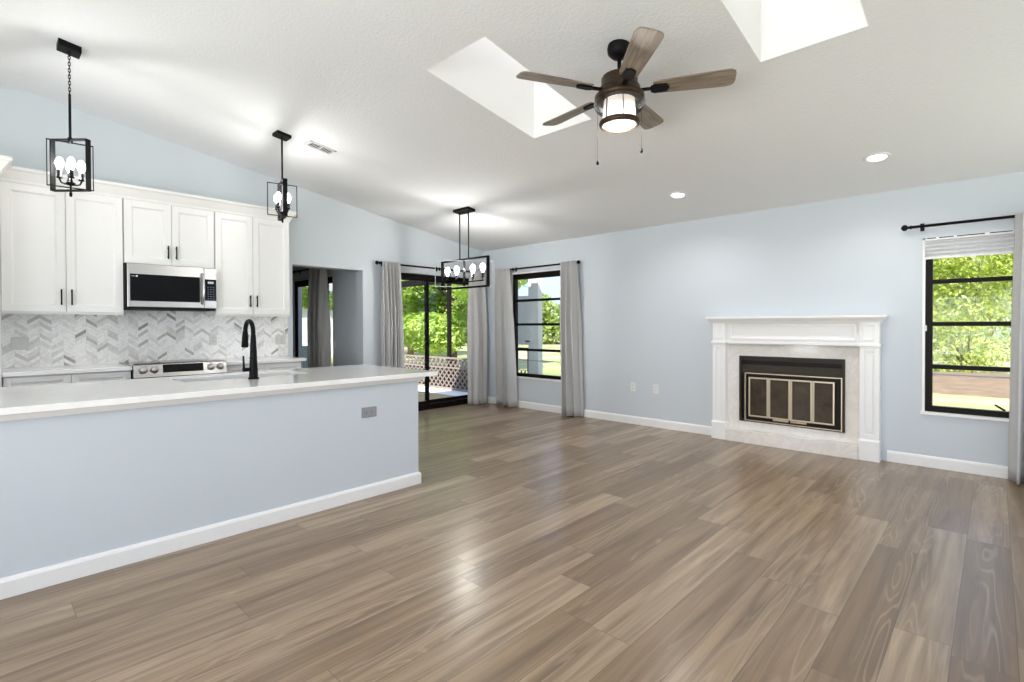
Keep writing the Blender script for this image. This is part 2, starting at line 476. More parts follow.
# ------------------------------------------------------------------ mesh building
class MB:
    """collects shapes in world coordinates and links them as ONE mesh object"""
    def __init__(self):
        self.v, self.f, self.s = [], [], []
    def add(self, vs, fs, smooth=False):
        k = len(self.v)
        self.v += [tuple(p) for p in vs]
        self.f += [tuple(i + k for i in q) for q in fs]
        self.s += [smooth] * len(fs)
        return self
    def box(self, x0, x1, y0, y1, z0, z1):
        x0, x1 = sorted((x0, x1)); y0, y1 = sorted((y0, y1)); z0, z1 = sorted((z0, z1))
        vs = [(x, y, z) for z in (z0, z1) for y in (y0, y1) for x in (x0, x1)]
        return self.add(vs, [(0, 2, 3, 1), (4, 5, 7, 6), (0, 1, 5, 4), (2, 6, 7, 3), (0, 4, 6, 2), (1, 3, 7, 5)])
    def bar(self, a, b, w, h, up=(0, 0, 1)):
        """a straight bar of rectangular section: w across, h along `up`"""
        a, b = Vector(a), Vector(b)
        d = (b - a).normalized()
        u = Vector(up)
        s = d.cross(u)
        if s.length < 1e-6:
            s = d.cross(Vector((1, 0, 0)))
        s.normalize()
        u = s.cross(d).normalized()
        vs = [p + s * (w / 2 * i) + u * (h / 2 * j) for p in (a, b) for j in (-1, 1) for i in (-1, 1)]
        return self.add(vs, [(0, 1, 3, 2), (4, 6, 7, 5), (0, 4, 5, 1), (2, 3, 7, 6), (0, 2, 6, 4), (1, 5, 7, 3)])
    def tube(self, pts, r, n=12, cap=True):
        pts = [Vector(p) for p in pts]
        rs = r if isinstance(r, (list, tuple)) else [r] * len(pts)
        rings = []
        prev = None
        for i, p in enumerate(pts):
            t = (pts[min(i + 1, len(pts) - 1)] - pts[max(i - 1, 0)]).normalized()
            if prev is None:
                a = t.cross(Vector((0, 0, 1)))
                if a.length < 1e-4:
                    a = t.cross(Vector((1, 0, 0)))
            else:
                a = prev - t * prev.dot(t)
            a.normalize()
            prev = a
            b = t.cross(a)
            rings.append([p + (a * math.cos(2 * PI * k / n) + b * math.sin(2 * PI * k / n)) * rs[i] for k in range(n)])
        vs = [q for ring in rings for q in ring]
        fs = [(i * n + k, i * n + (k + 1) % n, (i + 1) * n + (k + 1) % n, (i + 1) * n + k) for i in range(len(pts) - 1) for k in range(n)]
        k0 = len(self.v)
        self.add(vs, fs, True)
        if cap:
            self.f += [tuple(k0 + k for k in range(n))[::-1], tuple(k0 + (len(pts) - 1) * n + k for k in range(n))]
            self.s += [False, False]
        return self
    def lathe(self, prof, c=(0, 0, 0), n=32, mat3=None):
        """profile of (radius, height) turned about the vertical through c (or about mat3's local z)"""
        c = Vector(c)
        vs = []
        for r, z in prof:
            for k in range(n):
                p = Vector((r * math.cos(2 * PI * k / n), r * math.sin(2 * PI * k / n), z))
                if mat3 is not None:
                    p = mat3 @ p
                vs.append(c + p)
        fs = [(i * n + k, i * n + (k + 1) % n, (i + 1) * n + (k + 1) % n, (i + 1) * n + k) for i in range(len(prof) - 1) for k in range(n)]
        return self.add(vs, fs, True)
    def prism(self, poly, vec):
        """a planar polygon of 3-D points pushed along vec"""
        n = len(poly)
        vec = Vector(vec)
        vs = [Vector(p) for p in poly] + [Vector(p) + vec for p in poly]
        return self.add(vs, [tuple(range(n))[::-1], tuple(range(n, 2 * n))] + [(i, (i + 1) % n, n + (i + 1) % n, n + i) for i in range(n)])
    def sweep(self, path, prof, side=1):
        """profile of (out, z) carried along a plan path with mitred corners; side=1: out is to the path's right"""
        P = [Vector(p) for p in path]
        rows = []
        for i, p in enumerate(P):
            ns = []
            for a, b in ((i - 1, i), (i, i + 1)):
                if 0 <= a and b < len(P):
                    d = (P[b] - P[a]).normalized()
                    ns.append(Vector((d.y, -d.x)) * side)
            if len(ns) == 2:
                m = (ns[0] + ns[1])
                m = m / m.dot(ns[0])
            else:
                m = ns[0]
            rows.append([(p.x + m.x * o, p.y + m.y * o, z) for o, z in prof])
        n = len(prof)
        vs = [q for r in rows for q in r]
        fs = [(i * n + k, i * n + (k + 1) % n, (i + 1) * n + (k + 1) % n, (i + 1) * n + k) for i in range(len(P) - 1) for k in range(n)]
        fs += [tuple(range(n))[::-1], tuple((len(P) - 1) * n + k for k in range(n))]
        return self.add(vs, fs)
    def build(self, name, m, parent=None, bevel=0.0, uv=None):
        org = ORG[parent.name] if parent is not None else Vector((0, 0, 0))
        me = bpy.data.meshes.new(name)
        me.from_pydata([(p[0] - org.x, p[1] - org.y, p[2] - org.z) for p in self.v], [], self.f)
        me.polygons.foreach_set('use_smooth', self.s)
        me.materials.append(m)
        if uv is not None:
            lay = me.uv_layers.new(name='UVMap')
            for lp in me.loops:
                lay.data[lp.index].uv = uv(self.v[lp.vertex_index])
        me.update()
        bmfix(me)
        o = bpy.data.objects.new(name, me)
        C.objects.link(o)
        if parent is not None:
            o.parent = parent
        ORG[o.name] = org
        if bevel:
            b = o.modifiers.new('edge', 'BEVEL')
            b.width = bevel
            b.segments = 2
            b.limit_method = 'ANGLE'
        return o

def bmfix(me):
    import bmesh
    b = bmesh.new()
    b.from_mesh(me)
    bmesh.ops.recalc_face_normals(b, faces=b.faces)
    b.to_mesh(me)
    b.free()

def tag(o, label, cat, group=None):
    o['label'] = label
    o['category'] = cat
    if group:
        o['group'] = group
    return o

def thing(name, label, cat, loc, group=None):
    o = bpy.data.objects.new(name, None)
    o.empty_display_size = 0.1
    C.objects.link(o)
    o.location = loc
    ORG[o.name] = Vector(loc)
    return tag(o, label, cat, group)

def struct(o):
    o['kind'] = 'structure'
    return o

def kids(o):
    return [c for c in bpy.data.objects if c.parent == o]

def copy_thing(root, loc, label):
    r = root.copy()
    C.objects.link(r)
    r.location = loc
    r['label'] = label
    ORG[r.name] = Vector(loc)
    for ch in kids(root):
        c = ch.copy()
        C.objects.link(c)
        c.parent = r
        for g in kids(ch):
            d = g.copy()
            C.objects.link(d)
            d.parent = c
    return r

def cut_wall(mb, axis, p0, p1, a0, a1, z0, z1, holes):
    """a slab between p0 and p1 on `axis`, spanning a0..a1 and z0..z1, with rectangular holes (a, a, z, z)"""
    As = sorted({a0, a1, *[h[0] for h in holes], *[h[1] for h in holes]})
    Zs = sorted({z0, z1, *[h[2] for h in holes], *[h[3] for h in holes]})
    As = [a for a in As if a0 <= a <= a1]
    Zs = [z for z in Zs if z0 <= z <= z1]
    for i in range(len(As) - 1):
        run = None
        for j in range(len(Zs) - 1):
            am, zm = (As[i] + As[i + 1]) / 2, (Zs[j] + Zs[j + 1]) / 2
            solid = not any(h[0] < am < h[1] and h[2] < zm < h[3] for h in holes)
            if solid:
                run = (run[0] if run else Zs[j], Zs[j + 1])
            if run and (not solid or j == len(Zs) - 2):
                if axis == 'x':
                    mb.box(p0, p1, As[i], As[i + 1], *run)
                else:
                    mb.box(As[i], As[i + 1], p0, p1, *run)
                run = None
    return mb

# ------------------------------------------------------------------ room shell
YF, XW, XR, YB = 5.97, -6.34, 1.60, -2.80       # fireplace wall, kitchen wall, side wall, rear wall
YR, SLOPE, ZF = 0.33, 0.153, 2.56
def ceil_z(y):
    return ZF + SLOPE * (YF - y) if y >= YR else ZF + SLOPE * (YF - YR) - SLOPE * (YR - y)

struct(MB().box(-10.6, XR + 0.2, YB - 0.2, YF + 0.16, -0.12, 0.0).build('floor', M['floor']))

SKY1 = (-2.963, -2.354, 2.245, 3.416)
SKY2 = (-1.080, -0.520, 2.245, 3.416)
def ceiling():
    mb = MB()
    E = 0.004
    xs = [XW - 0.22, SKY1[0] - E, SKY1[1] + E, SKY2[0] - E, SKY2[1] + E, XR + 0.2]
    ys = [YB - 0.7, YR, SKY1[2] - E, SKY1[3] + E, YF + 0.5]  # rear overhang added to keep sun out of the rear panes
    T = 0.14
    for i in range(5):
        for j in range(4):
            if j == 2 and i in (1, 3):
                continue
            x0, x1, y0, y1 = xs[i], xs[i + 1], ys[j], ys[j + 1]
            q = [(x0, y0), (x1, y0), (x1, y1), (x0, y1)]
            vs = [(x, y, ceil_z(y)) for x, y in q] + [(x, y, ceil_z(y) + T) for x, y in q]
            mb.add(vs, [(0, 3, 2, 1), (4, 5, 6, 7), (0, 1, 5, 4), (1, 2, 6, 5), (2, 3, 7, 6), (3, 0, 4, 7)])
    struct(mb.build('ceiling', M['ceiling']))
ceiling()

def skylight(n, S):
    x0, x1, y0, y1 = S
    top = 4.05
    mb = MB()
    T = 0.006
    for (a0, a1, b0, b1) in ((x0 - T, x0, y0 - T, y1 + T), (x1, x1 + T, y0 - T, y1 + T), (x0, x1, y0 - T, y0), (x0, x1, y1, y1 + T)):
        q = [(a0, b0), (a1, b0), (a1, b1), (a0, b1)]
        vs = [(x, y, ceil_z(y) - 0.001) for x, y in q] + [(x, y, top) for x, y in q]
        mb.add(vs, [(0, 3, 2, 1), (4, 5, 6, 7), (0, 1, 5, 4), (1, 2, 6, 5), (2, 3, 7, 6), (3, 0, 4, 7)])
    w = struct(mb.build('window_%d' % n, M['trim']))
    MB().box(x0 - T, x1 + T, y0 - T, y1 + T, top, top + 0.012).build('pane', M['skypane'], w)
skylight(3, SKY1)
skylight(4, SKY2)

# openings
W1 = (-0.487, 0.47, 0.485, 2.085)       # window by the fireplace (x, x, z, z)
W2 = (-5.665, -4.48, 0.47, 2.14)        # window beside the sliding door
D1 = (4.17, 5.94, 0.0, 2.09)            # sliding door (y, y, z, z)
OP = (2.73, 3.70, 0.0, 2.068)           # opening to the hall
RW_FILL = (-2.1, 0.9, 0.25, 2.4)  # unseen rear opening, added for the fill light
RW2 = (-4.15, -3.25, 0.52, 2.1)
SW_FILL = (-1.4, 1.6, 0.35, 2.35)  # side opening put in out of view to pass fill light
SW2_FILL = (3.7, 5.5, 0.35, 2.35)  # further unseen side opening, added to brighten the far ceiling
struct(cut_wall(MB(), 'y', YF, YF + 0.16, XW - 0.2, XR + 0.2, 0, ZF + 0.01, [W1, W2]).build('wall_back', M['wall']))
struct(cut_wall(MB(), 'x', XW - 0.2, XW, YB, YF, 0, ZF + 0.008, [OP, D1]).build('wall_left', M['wall']))
mb = MB()
q = [(XW, YB, ZF + 0.008), (XW, YF, ZF + 0.008), (XW, YF, ZF + 0.012), (XW, YR, ceil_z(YR) + 0.01), (XW, YB, ceil_z(YB) + 0.01)]
struct(mb.prism(q, (-0.2, 0, 0)).build('wall_left_gable', M['wall']))
mb = cut_wall(MB(), 'x', XR, XR + 0.16, YB, YF, 0, ZF, [SW_FILL, SW2_FILL])
mb.prism([(XR, YB, ZF), (XR, YF, ZF), (XR, YF, ZF + 0.01), (XR, YR, ceil_z(YR) + 0.01), (XR, YB, ceil_z(YB) + 0.01)], (0.16, 0, 0))
struct(mb.build('wall_right', M['wall']))
struct(cut_wall(MB(), 'y', YB - 0.14, YB, XW - 0.2, XR + 0.2, 0, ceil_z(YB) + 0.01, [RW_FILL, RW2]).build('wall_rear', M['wall']))

def sash(mb, axis, p0, p1, a0, a1, z0, z1, t):
    for (b0, b1, c0, c1) in ((a0, a0 + t, z0, z1), (a1 - t, a1, z0, z1), (a0 + t, a1 - t, z0, z0 + t), (a0 + t, a1 - t, z1 - t, z1)):
        if axis == 'y':
            mb.box(b0, b1, p0, p1, c0, c1)
        else:
            mb.box(p0, p1, b0, b1, c0, c1)
    return mb

# unseen rear and side windows, added for fill save the one the marble reflects
for n, (axis, p, w, k) in enumerate((('y', YB - 0.1, RW_FILL, 3), ('y', YB - 0.1, RW2, 3), ('x', XR + 0.1, SW_FILL, 3), ('x', XR + 0.1, SW2_FILL, 2))):
    mb = sash(MB(), axis, p - 0.03, p + 0.03, *w, 0.05)
    for i in range(1, k):
        a = w[0] + (w[1] - w[0]) * i / k
        if axis == 'y':
            mb.box(a - 0.02, a + 0.02, p - 0.02, p + 0.02, w[2], w[3])
        else:
            mb.box(p - 0.02, p + 0.02, a - 0.02, a + 0.02, w[2], w[3])
    o = struct(mb.build('window_%d' % (5 + n), M['trim']))
    g = MB()
    if axis == 'y':
        g.box(w[0] + 0.02, w[1] - 0.02, p - 0.004, p + 0.004, w[2] + 0.02, w[3] - 0.02)
    else:
        g.box(p - 0.004, p + 0.004, w[0] + 0.02, w[1] - 0.02, w[2] + 0.02, w[3] - 0.02)
    g.build('pane', M['glass'], o)

def window_black(n, w, rails, head):
    x0, x1, z0, z1 = w
    # white painted sill and reveal
    mb = MB().box(x0, x0 + 0.02, YF - 0.006, YF + 0.06, z0, z1).box(x1 - 0.02, x1, YF - 0.006, YF + 0.06, z0, z1)
    mb.box(x0, x1, YF - 0.006, YF + 0.06, z1 - 0.02, z1).box(x0 - 0.01, x1 + 0.01, YF - 0.022, YF + 0.06, z0 - 0.005, z0 + 0.022)
    o = struct(mb.build('window_%d' % n, M['trim']))
    a0, a1, b0, b1 = x0 + 0.021, x1 - 0.021, z0 + 0.023, z1 - 0.021
    mb = sash(MB(), 'y', YF + 0.012, YF + 0.075, a0, a1, b0, b1, 0.05)
    if head:
        mb.box(a0 + 0.04, a1 - 0.04, YF + 0.012, YF + 0.075, b1 - 0.085, b1 - 0.04)
    for z in rails:
        mb.box(a0 + 0.03, a1 - 0.03, YF + 0.02, YF + 0.066, z - 0.019, z + 0.019)
    mb.build('window_frame', M['bronze'], o)
    MB().box(a0 + 0.03, a1 - 0.03, YF + 0.045, YF + 0.051, b0 + 0.03, b1 - 0.03).build('pane', M['glass'], o)
    return o
w1 = window_black(1, W1, (1.685, 1.303, 0.915), False)
MB().bar((0.06, YF + 0.0, 0.57), (-0.0, YF - 0.03, 0.615), 0.014, 0.014).build('crank_handle', M['bronze'], w1)
MB().box(-0.474, -0.455, YF - 0.012, YF + 0.01, 1.24, 1.29).build('latch', M['plate'], w1)
MB().box(-0.42, 0.44, YF + 0.058, YF + 0.064, 0.835, 0.85).build('screen_bar', M['greyplate'], w1)
w2 = window_black(2, W2, (1.697, 1.318, 0.918), True)
MB().box(-5.6, -4.5, YF + 0.058, YF + 0.064, 0.745, 0.757).build('screen_bar', M['greyplate'], w2)

# sliding door to the porch
def sliding_door(n, axis, p, a0, a1, z1, split, d, dep=1.0):
    """d: +1/-1 direction from the room to the porch along `axis`"""
    def bx(mb, b0, b1, q0, q1, c0, c1):
        q0, q1 = q0 * dep, q1 * dep
        if axis == 'x':
            mb.box(p + d * q0, p + d * q1, b0, b1, c0, c1)
        else:
            mb.box(b0, b1, p + d * q0, p + d * q1, c0, c1)
    mb = MB()
    bx(mb, a0, a1, 0.0, 0.14, 0.0, 0.085)
    bx(mb, a0, a1, 0.02, 0.14, z1 - 0.06, z1)
    bx(mb, a0, a0 + 0.045, 0.02, 0.14, 0.08, z1 - 0.06)
    bx(mb, a1 - 0.05, a1, 0.02, 0.14, 0.08, z1 - 0.06)
    o = struct(mb.build('door_%d' % n, M['bronze']))
    for k, (b0, b1, q) in enumerate(((a0 + 0.04, split + 0.012, 0.05), (split - 0.012, a1 - 0.045, 0.10))):
        mb = MB()
        for (c0, c1, e0, e1) in ((b0, b0 + 0.042, 0.085, z1 - 0.06), (b1 - 0.042, b1, 0.085, z1 - 0.06), (b0 + 0.042, b1 - 0.042, 0.085, 0.13), (b0 + 0.042, b1 - 0.042, z1 - 0.10, z1 - 0.06)):
            bx(mb, c0, c1, q - 0.018, q + 0.018, e0, e1)
        s = mb.build('sliding_panel', M['bronze'], o)
        g = MB()
        bx(g, b0 + 0.05, b1 - 0.05, q - 0.003, q + 0.003, 0.13, z1 - 0.11)
        g.build('pane', M['glass'], s)
    return o
sliding_door(1, 'x', XW - 0.055, D1[0], D1[1], D1[3], 4.885, -1)

# hall beyond the opening: side wall with its own sliding door, far wall, ceiling
HY = 3.75
D2 = (-8.68, -7.30, 0.0, 2.06)
struct(cut_wall(MB(), 'y', HY, HY + 0.15, -10.6, XW - 0.2, 0, 2.7, [D2]).build('wall_hall', M['wall']))
struct(MB().box(-10.72, -10.6, 0.2, HY + 0.15, 0, 2.7).box(-10.6, XW - 0.2, 0.08, 0.2, 0, 2.7).build('wall_hall_far', M['wall']))
struct(MB().box(-10.72, XW - 0.2, 0.08, HY + 0.15, 2.44, 2.56).build('ceiling_hall', M['ceiling']))
sliding_door(2, 'y', HY + 0.02, D2[0], D2[1], D2[3], -7.55, 1, 0.3)

# trim
BASE = [(0, 0), (0.016, 0), (0.016, 0.085), (0.010, 0.10), (0, 0.105)]
def base(name, path, side=1, prof=BASE):
    return struct(MB().sweep(path, prof, side).build(name, M['trim'], bevel=0.002))
base('baseboard_back', [(XW + 0.016, YF), (-2.405, YF)])
base('baseboard_fireplace', [(-0.745, YF), (XR - 0.016, YF)])
base('baseboard_left', [(XW, 3.70), (XW, D1[0])])
base('baseboard_corner', [(XW, D1[1]), (XW, YF)])
base('baseboard_right', [(XR, YF), (XR, YB)])
base('baseboard_rear', [(XR - 0.016, YB), (XW, YB)])
base('baseboard_hall', [(XW - 0.2, HY), (D2[1], HY)], -1)

# ------------------------------------------------------------------ kitchen
PX = -3.452
mb = MB().box(PX - 0.12, PX, -1.6, 2.515, 0, 0.853).box(-4.46, PX - 0.12, 2.395, 2.515, 0, 0.853)
struct(mb.build('wall_peninsula', M['wall']))
base('baseboard_peninsula', [(PX, -1.6), (PX, 2.515), (-4.46, 2.515)], 1, [(0, 0), (0.017, 0), (0.017, 0.080), (0.010, 0.094), (0, 0.099)])
struct(MB().sweep([(PX, -1.6), (PX, 2.515), (-4.46, 2.515)], [(0, 0.852), (0.026, 0.852), (0.046, 0.884), (0, 0.884)]).build('trim_peninsula', M['trim']))

def slab_with_hole(x0, x1, y0, y1, z0, z1, h):
    mb = MB()
    xs, ys = [x0, h[0], h[1], x1], [y0, h[2], h[3], y1]
    vs = [(x, y, z) for z in (z0, z1) for y in ys for x in xs]
    fs = []
    for k in (0, 16):
        for j in range(3):
            for i in range(3):
                if i == 1 and j == 1:
                    continue
                a = k + j * 4 + i
                fs.append((a, a + 1, a + 5, a + 4))
    def side(a, b):
        fs.append((a, b, b + 16, a + 16))
    for i in range(3):
        side(i, i + 1); side(12 + i, 13 + i); side(i * 4, i * 4 + 4); side(i * 4 + 3, i * 4 + 7)
    for a, b in ((5, 6), (6, 10), (10, 9), (9, 5)):
        side(a, b)
    return mb.add(vs, fs)
SINK = (-4.365, -4.02, 0.985, 1.86)
ct = slab_with_hole(-4.56, -3.387, -1.65, 2.672, 0.885, 0.92, SINK).build('countertop', M['quartz'], bevel=0.003)
tag(ct, 'long white quartz worktop on the pale blue peninsula with the sink cut-out', 'countertop')

def sink():
    t = thing('kitchen_sink', 'stainless steel undermount sink set into the peninsula worktop behind the black faucet', 'sink', (-4.19, 1.42, 0.70))
    x0, x1, y0, y1 = SINK
    T = 0.008
    z0, z1 = 0.69, 0.883
    mb = MB().box(x0 - T, x1 + T, y0 - T, y1 + T, z0 - T, z0)
    mb.box(x0 - T, x0, y0 - T, y1 + T, z0, z1).box(x1, x1 + T, y0 - T, y1 + T, z0, z1).box(x0, x1, y0 - T, y0, z0, z1).box(x0, x1, y1, y1 + T, z0, z1)
    mb.build('basin', M['basin'], t)
    MB().lathe([(0.0, z0 + 0.004), (0.035, z0 + 0.005), (0.05, z0 + 0.003), (0.05, z0)], (-4.19, 1.42, 0), 24).build('drain', M['steel'], t)
sink()

def faucet():
    bx, by = -3.90, 1.392
    t = thing('kitchen_faucet', 'tall matte black pull-down faucet standing at the sink edge on the peninsula', 'faucet', (bx, by, 0.92))
    MB().lathe([(0.0, 0.92), (0.036, 0.92), (0.036, 0.928), (0.030, 0.935), (0.027, 1.0), (0.0225, 1.12), (0.019, 1.2), (0.0165, 1.24), (0, 1.24)], (bx, by, 0), 24).build('base', M['black'], t)
    pts = [(bx, by, 1.2)]
    R = 0.078
    for k in range(0, 13):
        a = PI * k / 12
        pts.append((bx - R + R * math.cos(a), by, 1.262 + R * math.sin(a)))
    pts.append((bx - 2 * R - 0.003, by, 1.24))
    MB().tube(pts, 0.0155, 14).build('spout', M['black'], t)
    hx = bx - 2 * R
    MB().tube([(hx, by, 1.27), (hx - 0.004, by, 1.23), (hx - 0.012, by, 1.15), (hx - 0.012, by, 1.143)], [0.016, 0.021, 0.024, 0.019], 16).build('spray_head', M['black'], t)
    MB().tube([(bx, by, 0.99), (bx, by - 0.072, 0.99)], 0.014, 14).tube([(bx, by - 0.064, 0.985), (bx, by - 0.068, 1.09)], [0.009, 0.006], 10).build('lever_handle', M['black'], t)
faucet()

def shaker(mb, xf, y0, y1, z0, z1, rail=0.06, t=0.02):
    """a shaker front facing +X with its face at xf"""
    mb.box(xf - t, xf, y0, y0 + rail, z0, z1).box(xf - t, xf, y1 - rail, y1, z0, z1)
    mb.box(xf - t, xf, y0 + rail, y1 - rail, z0, z0 + rail).box(xf - t, xf, y0 + rail, y1 - rail, z1 - rail, z1)
    b = 0.012
    p = [(y0 + rail, z0 + rail), (y1 - rail, z0 + rail), (y1 - rail, z1 - rail), (y0 + rail, z1 - rail)]
    q = [(y0 + rail + b, z0 + rail + b), (y1 - rail - b, z0 + rail + b), (y1 - rail - b, z1 - rail - b), (y0 + rail + b, z1 - rail - b)]
    vs = [(xf - 0.001, *a) for a in p] + [(xf - 0.011, *a) for a in q]
    mb.add(vs, [(0, 1, 5, 4), (1, 2, 6, 5), (2, 3, 7, 6), (3, 0, 4, 7), (4, 5, 6, 7)])
    mb.box(xf - t, xf - 0.0125, y0 + rail, y1 - rail, z0 + rail, z1 - rail)
    return mb

def pull(parent, xf, y, z0, z1):
    MB().bar((xf + 0.028, y, z0), (xf + 0.028, y, z1), 0.011, 0.011).bar((xf - 0.002, y, z0 + 0.02), (xf + 0.028, y, z0 + 0.02), 0.009, 0.009).bar((xf - 0.002, y, z1 - 0.02), (xf + 0.028, y, z1 - 0.02), 0.009, 0.009).build('handle', M['black'], parent)

XD = -6.01   # face of the wall-cabinet doors
def upper(label, y0, y1, z0, z1, ym, hz, rail=True):
    t = thing('wall_cabinet', label, 'cabinet', (-6.17, (y0 + y1) / 2, z0), 'white wall cabinets over the range side')
    MB().box(XW + 0.011, XD - 0.022, y0, y1, z0, z1).build('body', M['cabinet'], t)
    for k, (a, b) in enumerate(((y0 + 0.003, ym - 0.002), (ym + 0.002, y1 - 0.003))):
        d = shaker(MB(), XD, a, b, z0 + 0.003, z1 - 0.003).build('door', M['cabinet'], t, bevel=0.0015)
        pull(d, XD, (ym - 0.035) if k == 0 else (ym + 0.035), *hz)
    if rail:
        MB().box(XD - 0.045, XD - 0.02, y0, y1, z0 - 0.018, z0).box(XW + 0.011, XD - 0.045, y1 - 0.018, y1, z0 - 0.018, z0).box(XW + 0.011, XD - 0.045, y0, y0 + 0.018, z0 - 0.018, z0).build('light_rail', M['cabinet'], t)
    return t
upper('tall two-door white wall cabinet next to the tall pantry, under the chain pendant', 0.160, 0.984, 1.432, 2.520, 0.572, (1.495, 1.635))
upper('short two-door white wall cabinet directly above the microwave', 0.989, 1.763, 1.910, 2.520, 1.378, (1.975, 2.105), False)
upper('tall two-door white wall cabinet between the microwave and the hall opening', 1.768, 2.556, 1.432, 2.520, 2.148, (1.515, 1.645))

CROWN = [(0, 2.521), (0.012, 2.521), (0.016, 2.545), (0.055, 2.610), (0.075, 2.622), (0.075, 2.645), (0, 2.645)]
o = MB().sweep([(XD - 0.018, 0.16), (XD - 0.018, 2.556), (XW, 2.556)], CROWN).build('trim_1', M['cabinet'], bevel=0.002)
struct(o)

def pantry():
    t = thing('pantry_cabinet', 'tall deep white cabinet with crown beside the tallest wall cabinet at the kitchen end', 'cabinet', (-6.0, -0.3, 0))
    MB().box(XW + 0.011, -5.722, -0.75, 0.150, 0, 2.52).build('body', M['cabinet'], t)
    for a, b in ((-0.747, -0.302), (-0.298, 0.147)):
        for z0, z1 in ((0.11, 1.75), (1.756, 2.517)):
            d = shaker(MB(), -5.70, a, b, z0, z1).build('door', M['cabinet'], t, bevel=0.0015)
            y = -0.34 if a < -0.5 else -0.26
            pull(d, -5.70, y, *((1.0, 1.14) if z0 < 1 else (1.80, 1.94)))
    MB().sweep([(-5.722, -0.75), (-5.722, 0.15), (XD + 0.08, 0.15)], CROWN).build('crown', M['cabinet'], t)
pantry()

def microwave():
    y0, y1, z0, z1 = 0.990, 1.762, 1.478, 1.906
    t = thing('microwave_oven', 'stainless over-the-range microwave with black glass door, hung under the short cabinet', 'microwave', (-6.15, 1.375, z0))
    MB().box(XW + 0.011, -5.975, y0, y1, z0, z1).build('body', M['rubber'], t)
    d = MB().box(-5.975, -5.945, y0 + 0.012, 1.645, z0 + 0.012, z1).build('door', M['steel'], t, bevel=0.004)
    MB().box(-5.947, -5.9425, 1.022, 1.606, 1.548, 1.806).build('window', M['blackglass'], d, bevel=0.002)
    MB().tube([(-5.94, 1.628, 1.842), (-5.918, 1.628, 1.825), (-5.902, 1.628, 1.77), (-5.897, 1.628, 1.69), (-5.902, 1.628, 1.61), (-5.918, 1.628, 1.553), (-5.94, 1.628, 1.536)], 0.0125, 12).build('handle', M['steel'], d)
    e = MB().box(-5.943, -5.9415, 1.032, 1.058, 1.782, 1.786)
    e.lathe([(0.0, 0.0012), (0.009, 0.0012), (0.009, 0)], (-5.9425, 1.074, 1.784), 16, Matrix.Rotation(PI / 2, 3, 'Y'))
    e.build('emblem', M['plate'], d)
    c = MB().box(-5.975, -5.945, 1.648, y1, z0 + 0.012, z1).build('control_panel', M['steel'], t, bevel=0.003)
    MB().box(-5.946, -5.9425, 1.652, 1.757, 1.568, 1.79).build('keypad', M['blackglass'], c)
    MB().box(-5.943, -5.9415, 1.678, 1.732, 1.745, 1.768).build('display', M['display'], c)
    k = MB()
    for i in range(3):
        for j in range(6):
            y, z = 1.675 + 0.025 * i, 1.585 + 0.024 * j
            k.box(-5.943, -5.9417, y, y + 0.013, z, z + 0.008)
    k.build('button', mat('faint_button_print', (0.12, 0.12, 0.12), 0.5), c)
    MB().box(XW + 0.02, -5.96, y0 + 0.01, y1 - 0.01, z0 - 0.012, z0).build('vent_base', M['rubber'], t)
microwave()

def oven_range():
    y0, y1 = 0.992, 1.757
    t = thing('kitchen_range', 'stainless slide-in electric range with four front knobs, between the back counters', 'range', (-6.0, 1.375, 0))
    MB().box(XW + 0.02, -5.70, y0, y1, 0.0, 0.925).build('body', M['rubber'], t)
    MB().box(XW + 0.01, -5.70, y0 - 0.002, y1 + 0.002, 0.925, 0.948).build('cooktop', M['blackglass'], t, bevel=0.003)
    sec = [(-5.70, y0, 0.835), (-5.632, y0, 0.835), (-5.655, y0, 0.950), (-5.69, y0, 0.962), (-5.70, y0, 0.962)]
    p = MB().prism(sec, (0, y1 - y0, 0)).build('control_panel', M['steel'], t, bevel=0.003)
    def on_panel(z):
        return -5.632 + (z - 0.835) / 0.115 * (-0.023)
    s2 = [(on_panel(0.862) + 0.002, 1.195, 0.862), (on_panel(0.862) + 0.012, 1.195, 0.862), (on_panel(0.952) + 0.012, 1.195, 0.952), (on_panel(0.952) + 0.002, 1.195, 0.952)]
    MB().prism(s2, (0, 0.365, 0)).build('display_bezel', M['steel'], p)
    s3 = [(on_panel(0.872) + 0.0115, 1.21, 0.872), (on_panel(0.872) + 0.014, 1.21, 0.872), (on_panel(0.946) + 0.014, 1.21, 0.946), (on_panel(0.946) + 0.0115, 1.21, 0.946)]
    MB().prism(s3, (0, 0.335, 0)).build('display', M['blackglass'], p)
    R = Matrix.Rotation(math.radians(79), 3, 'Y')
    for y in (1.06, 1.145, 1.615, 1.70):
        z = 0.902
        MB().lathe([(0.034, 0.0), (0.034, 0.006), (0.027, 0.008), (0.025, 0.036), (0.021, 0.040), (0, 0.040)], (on_panel(z), y, z), 24, R).build('knob', M['steel'], p)
    d = MB().box(-5.70, -5.655, y0 + 0.004, y1 - 0.004, 0.20, 0.825).build('oven_door', M['steel'], t, bevel=0.003)
    MB().box(-5.656, -5.652, y0 + 0.10, y1 - 0.10, 0.30, 0.68).build('window', M['blackglass'], d)
    MB().tube([(-5.655, y0 + 0.06, 0.76), (-5.60, y0 + 0.06, 0.76), (-5.60, y1 - 0.06, 0.76), (-5.655, y1 - 0.06, 0.76)], 0.012, 10).build('handle', M['steel'], d)
    MB().box(-5.70, -5.66, y0 + 0.004, y1 - 0.004, 0.03, 0.19).build('drawer', M['steel'], t, bevel=0.003)
oven_range()

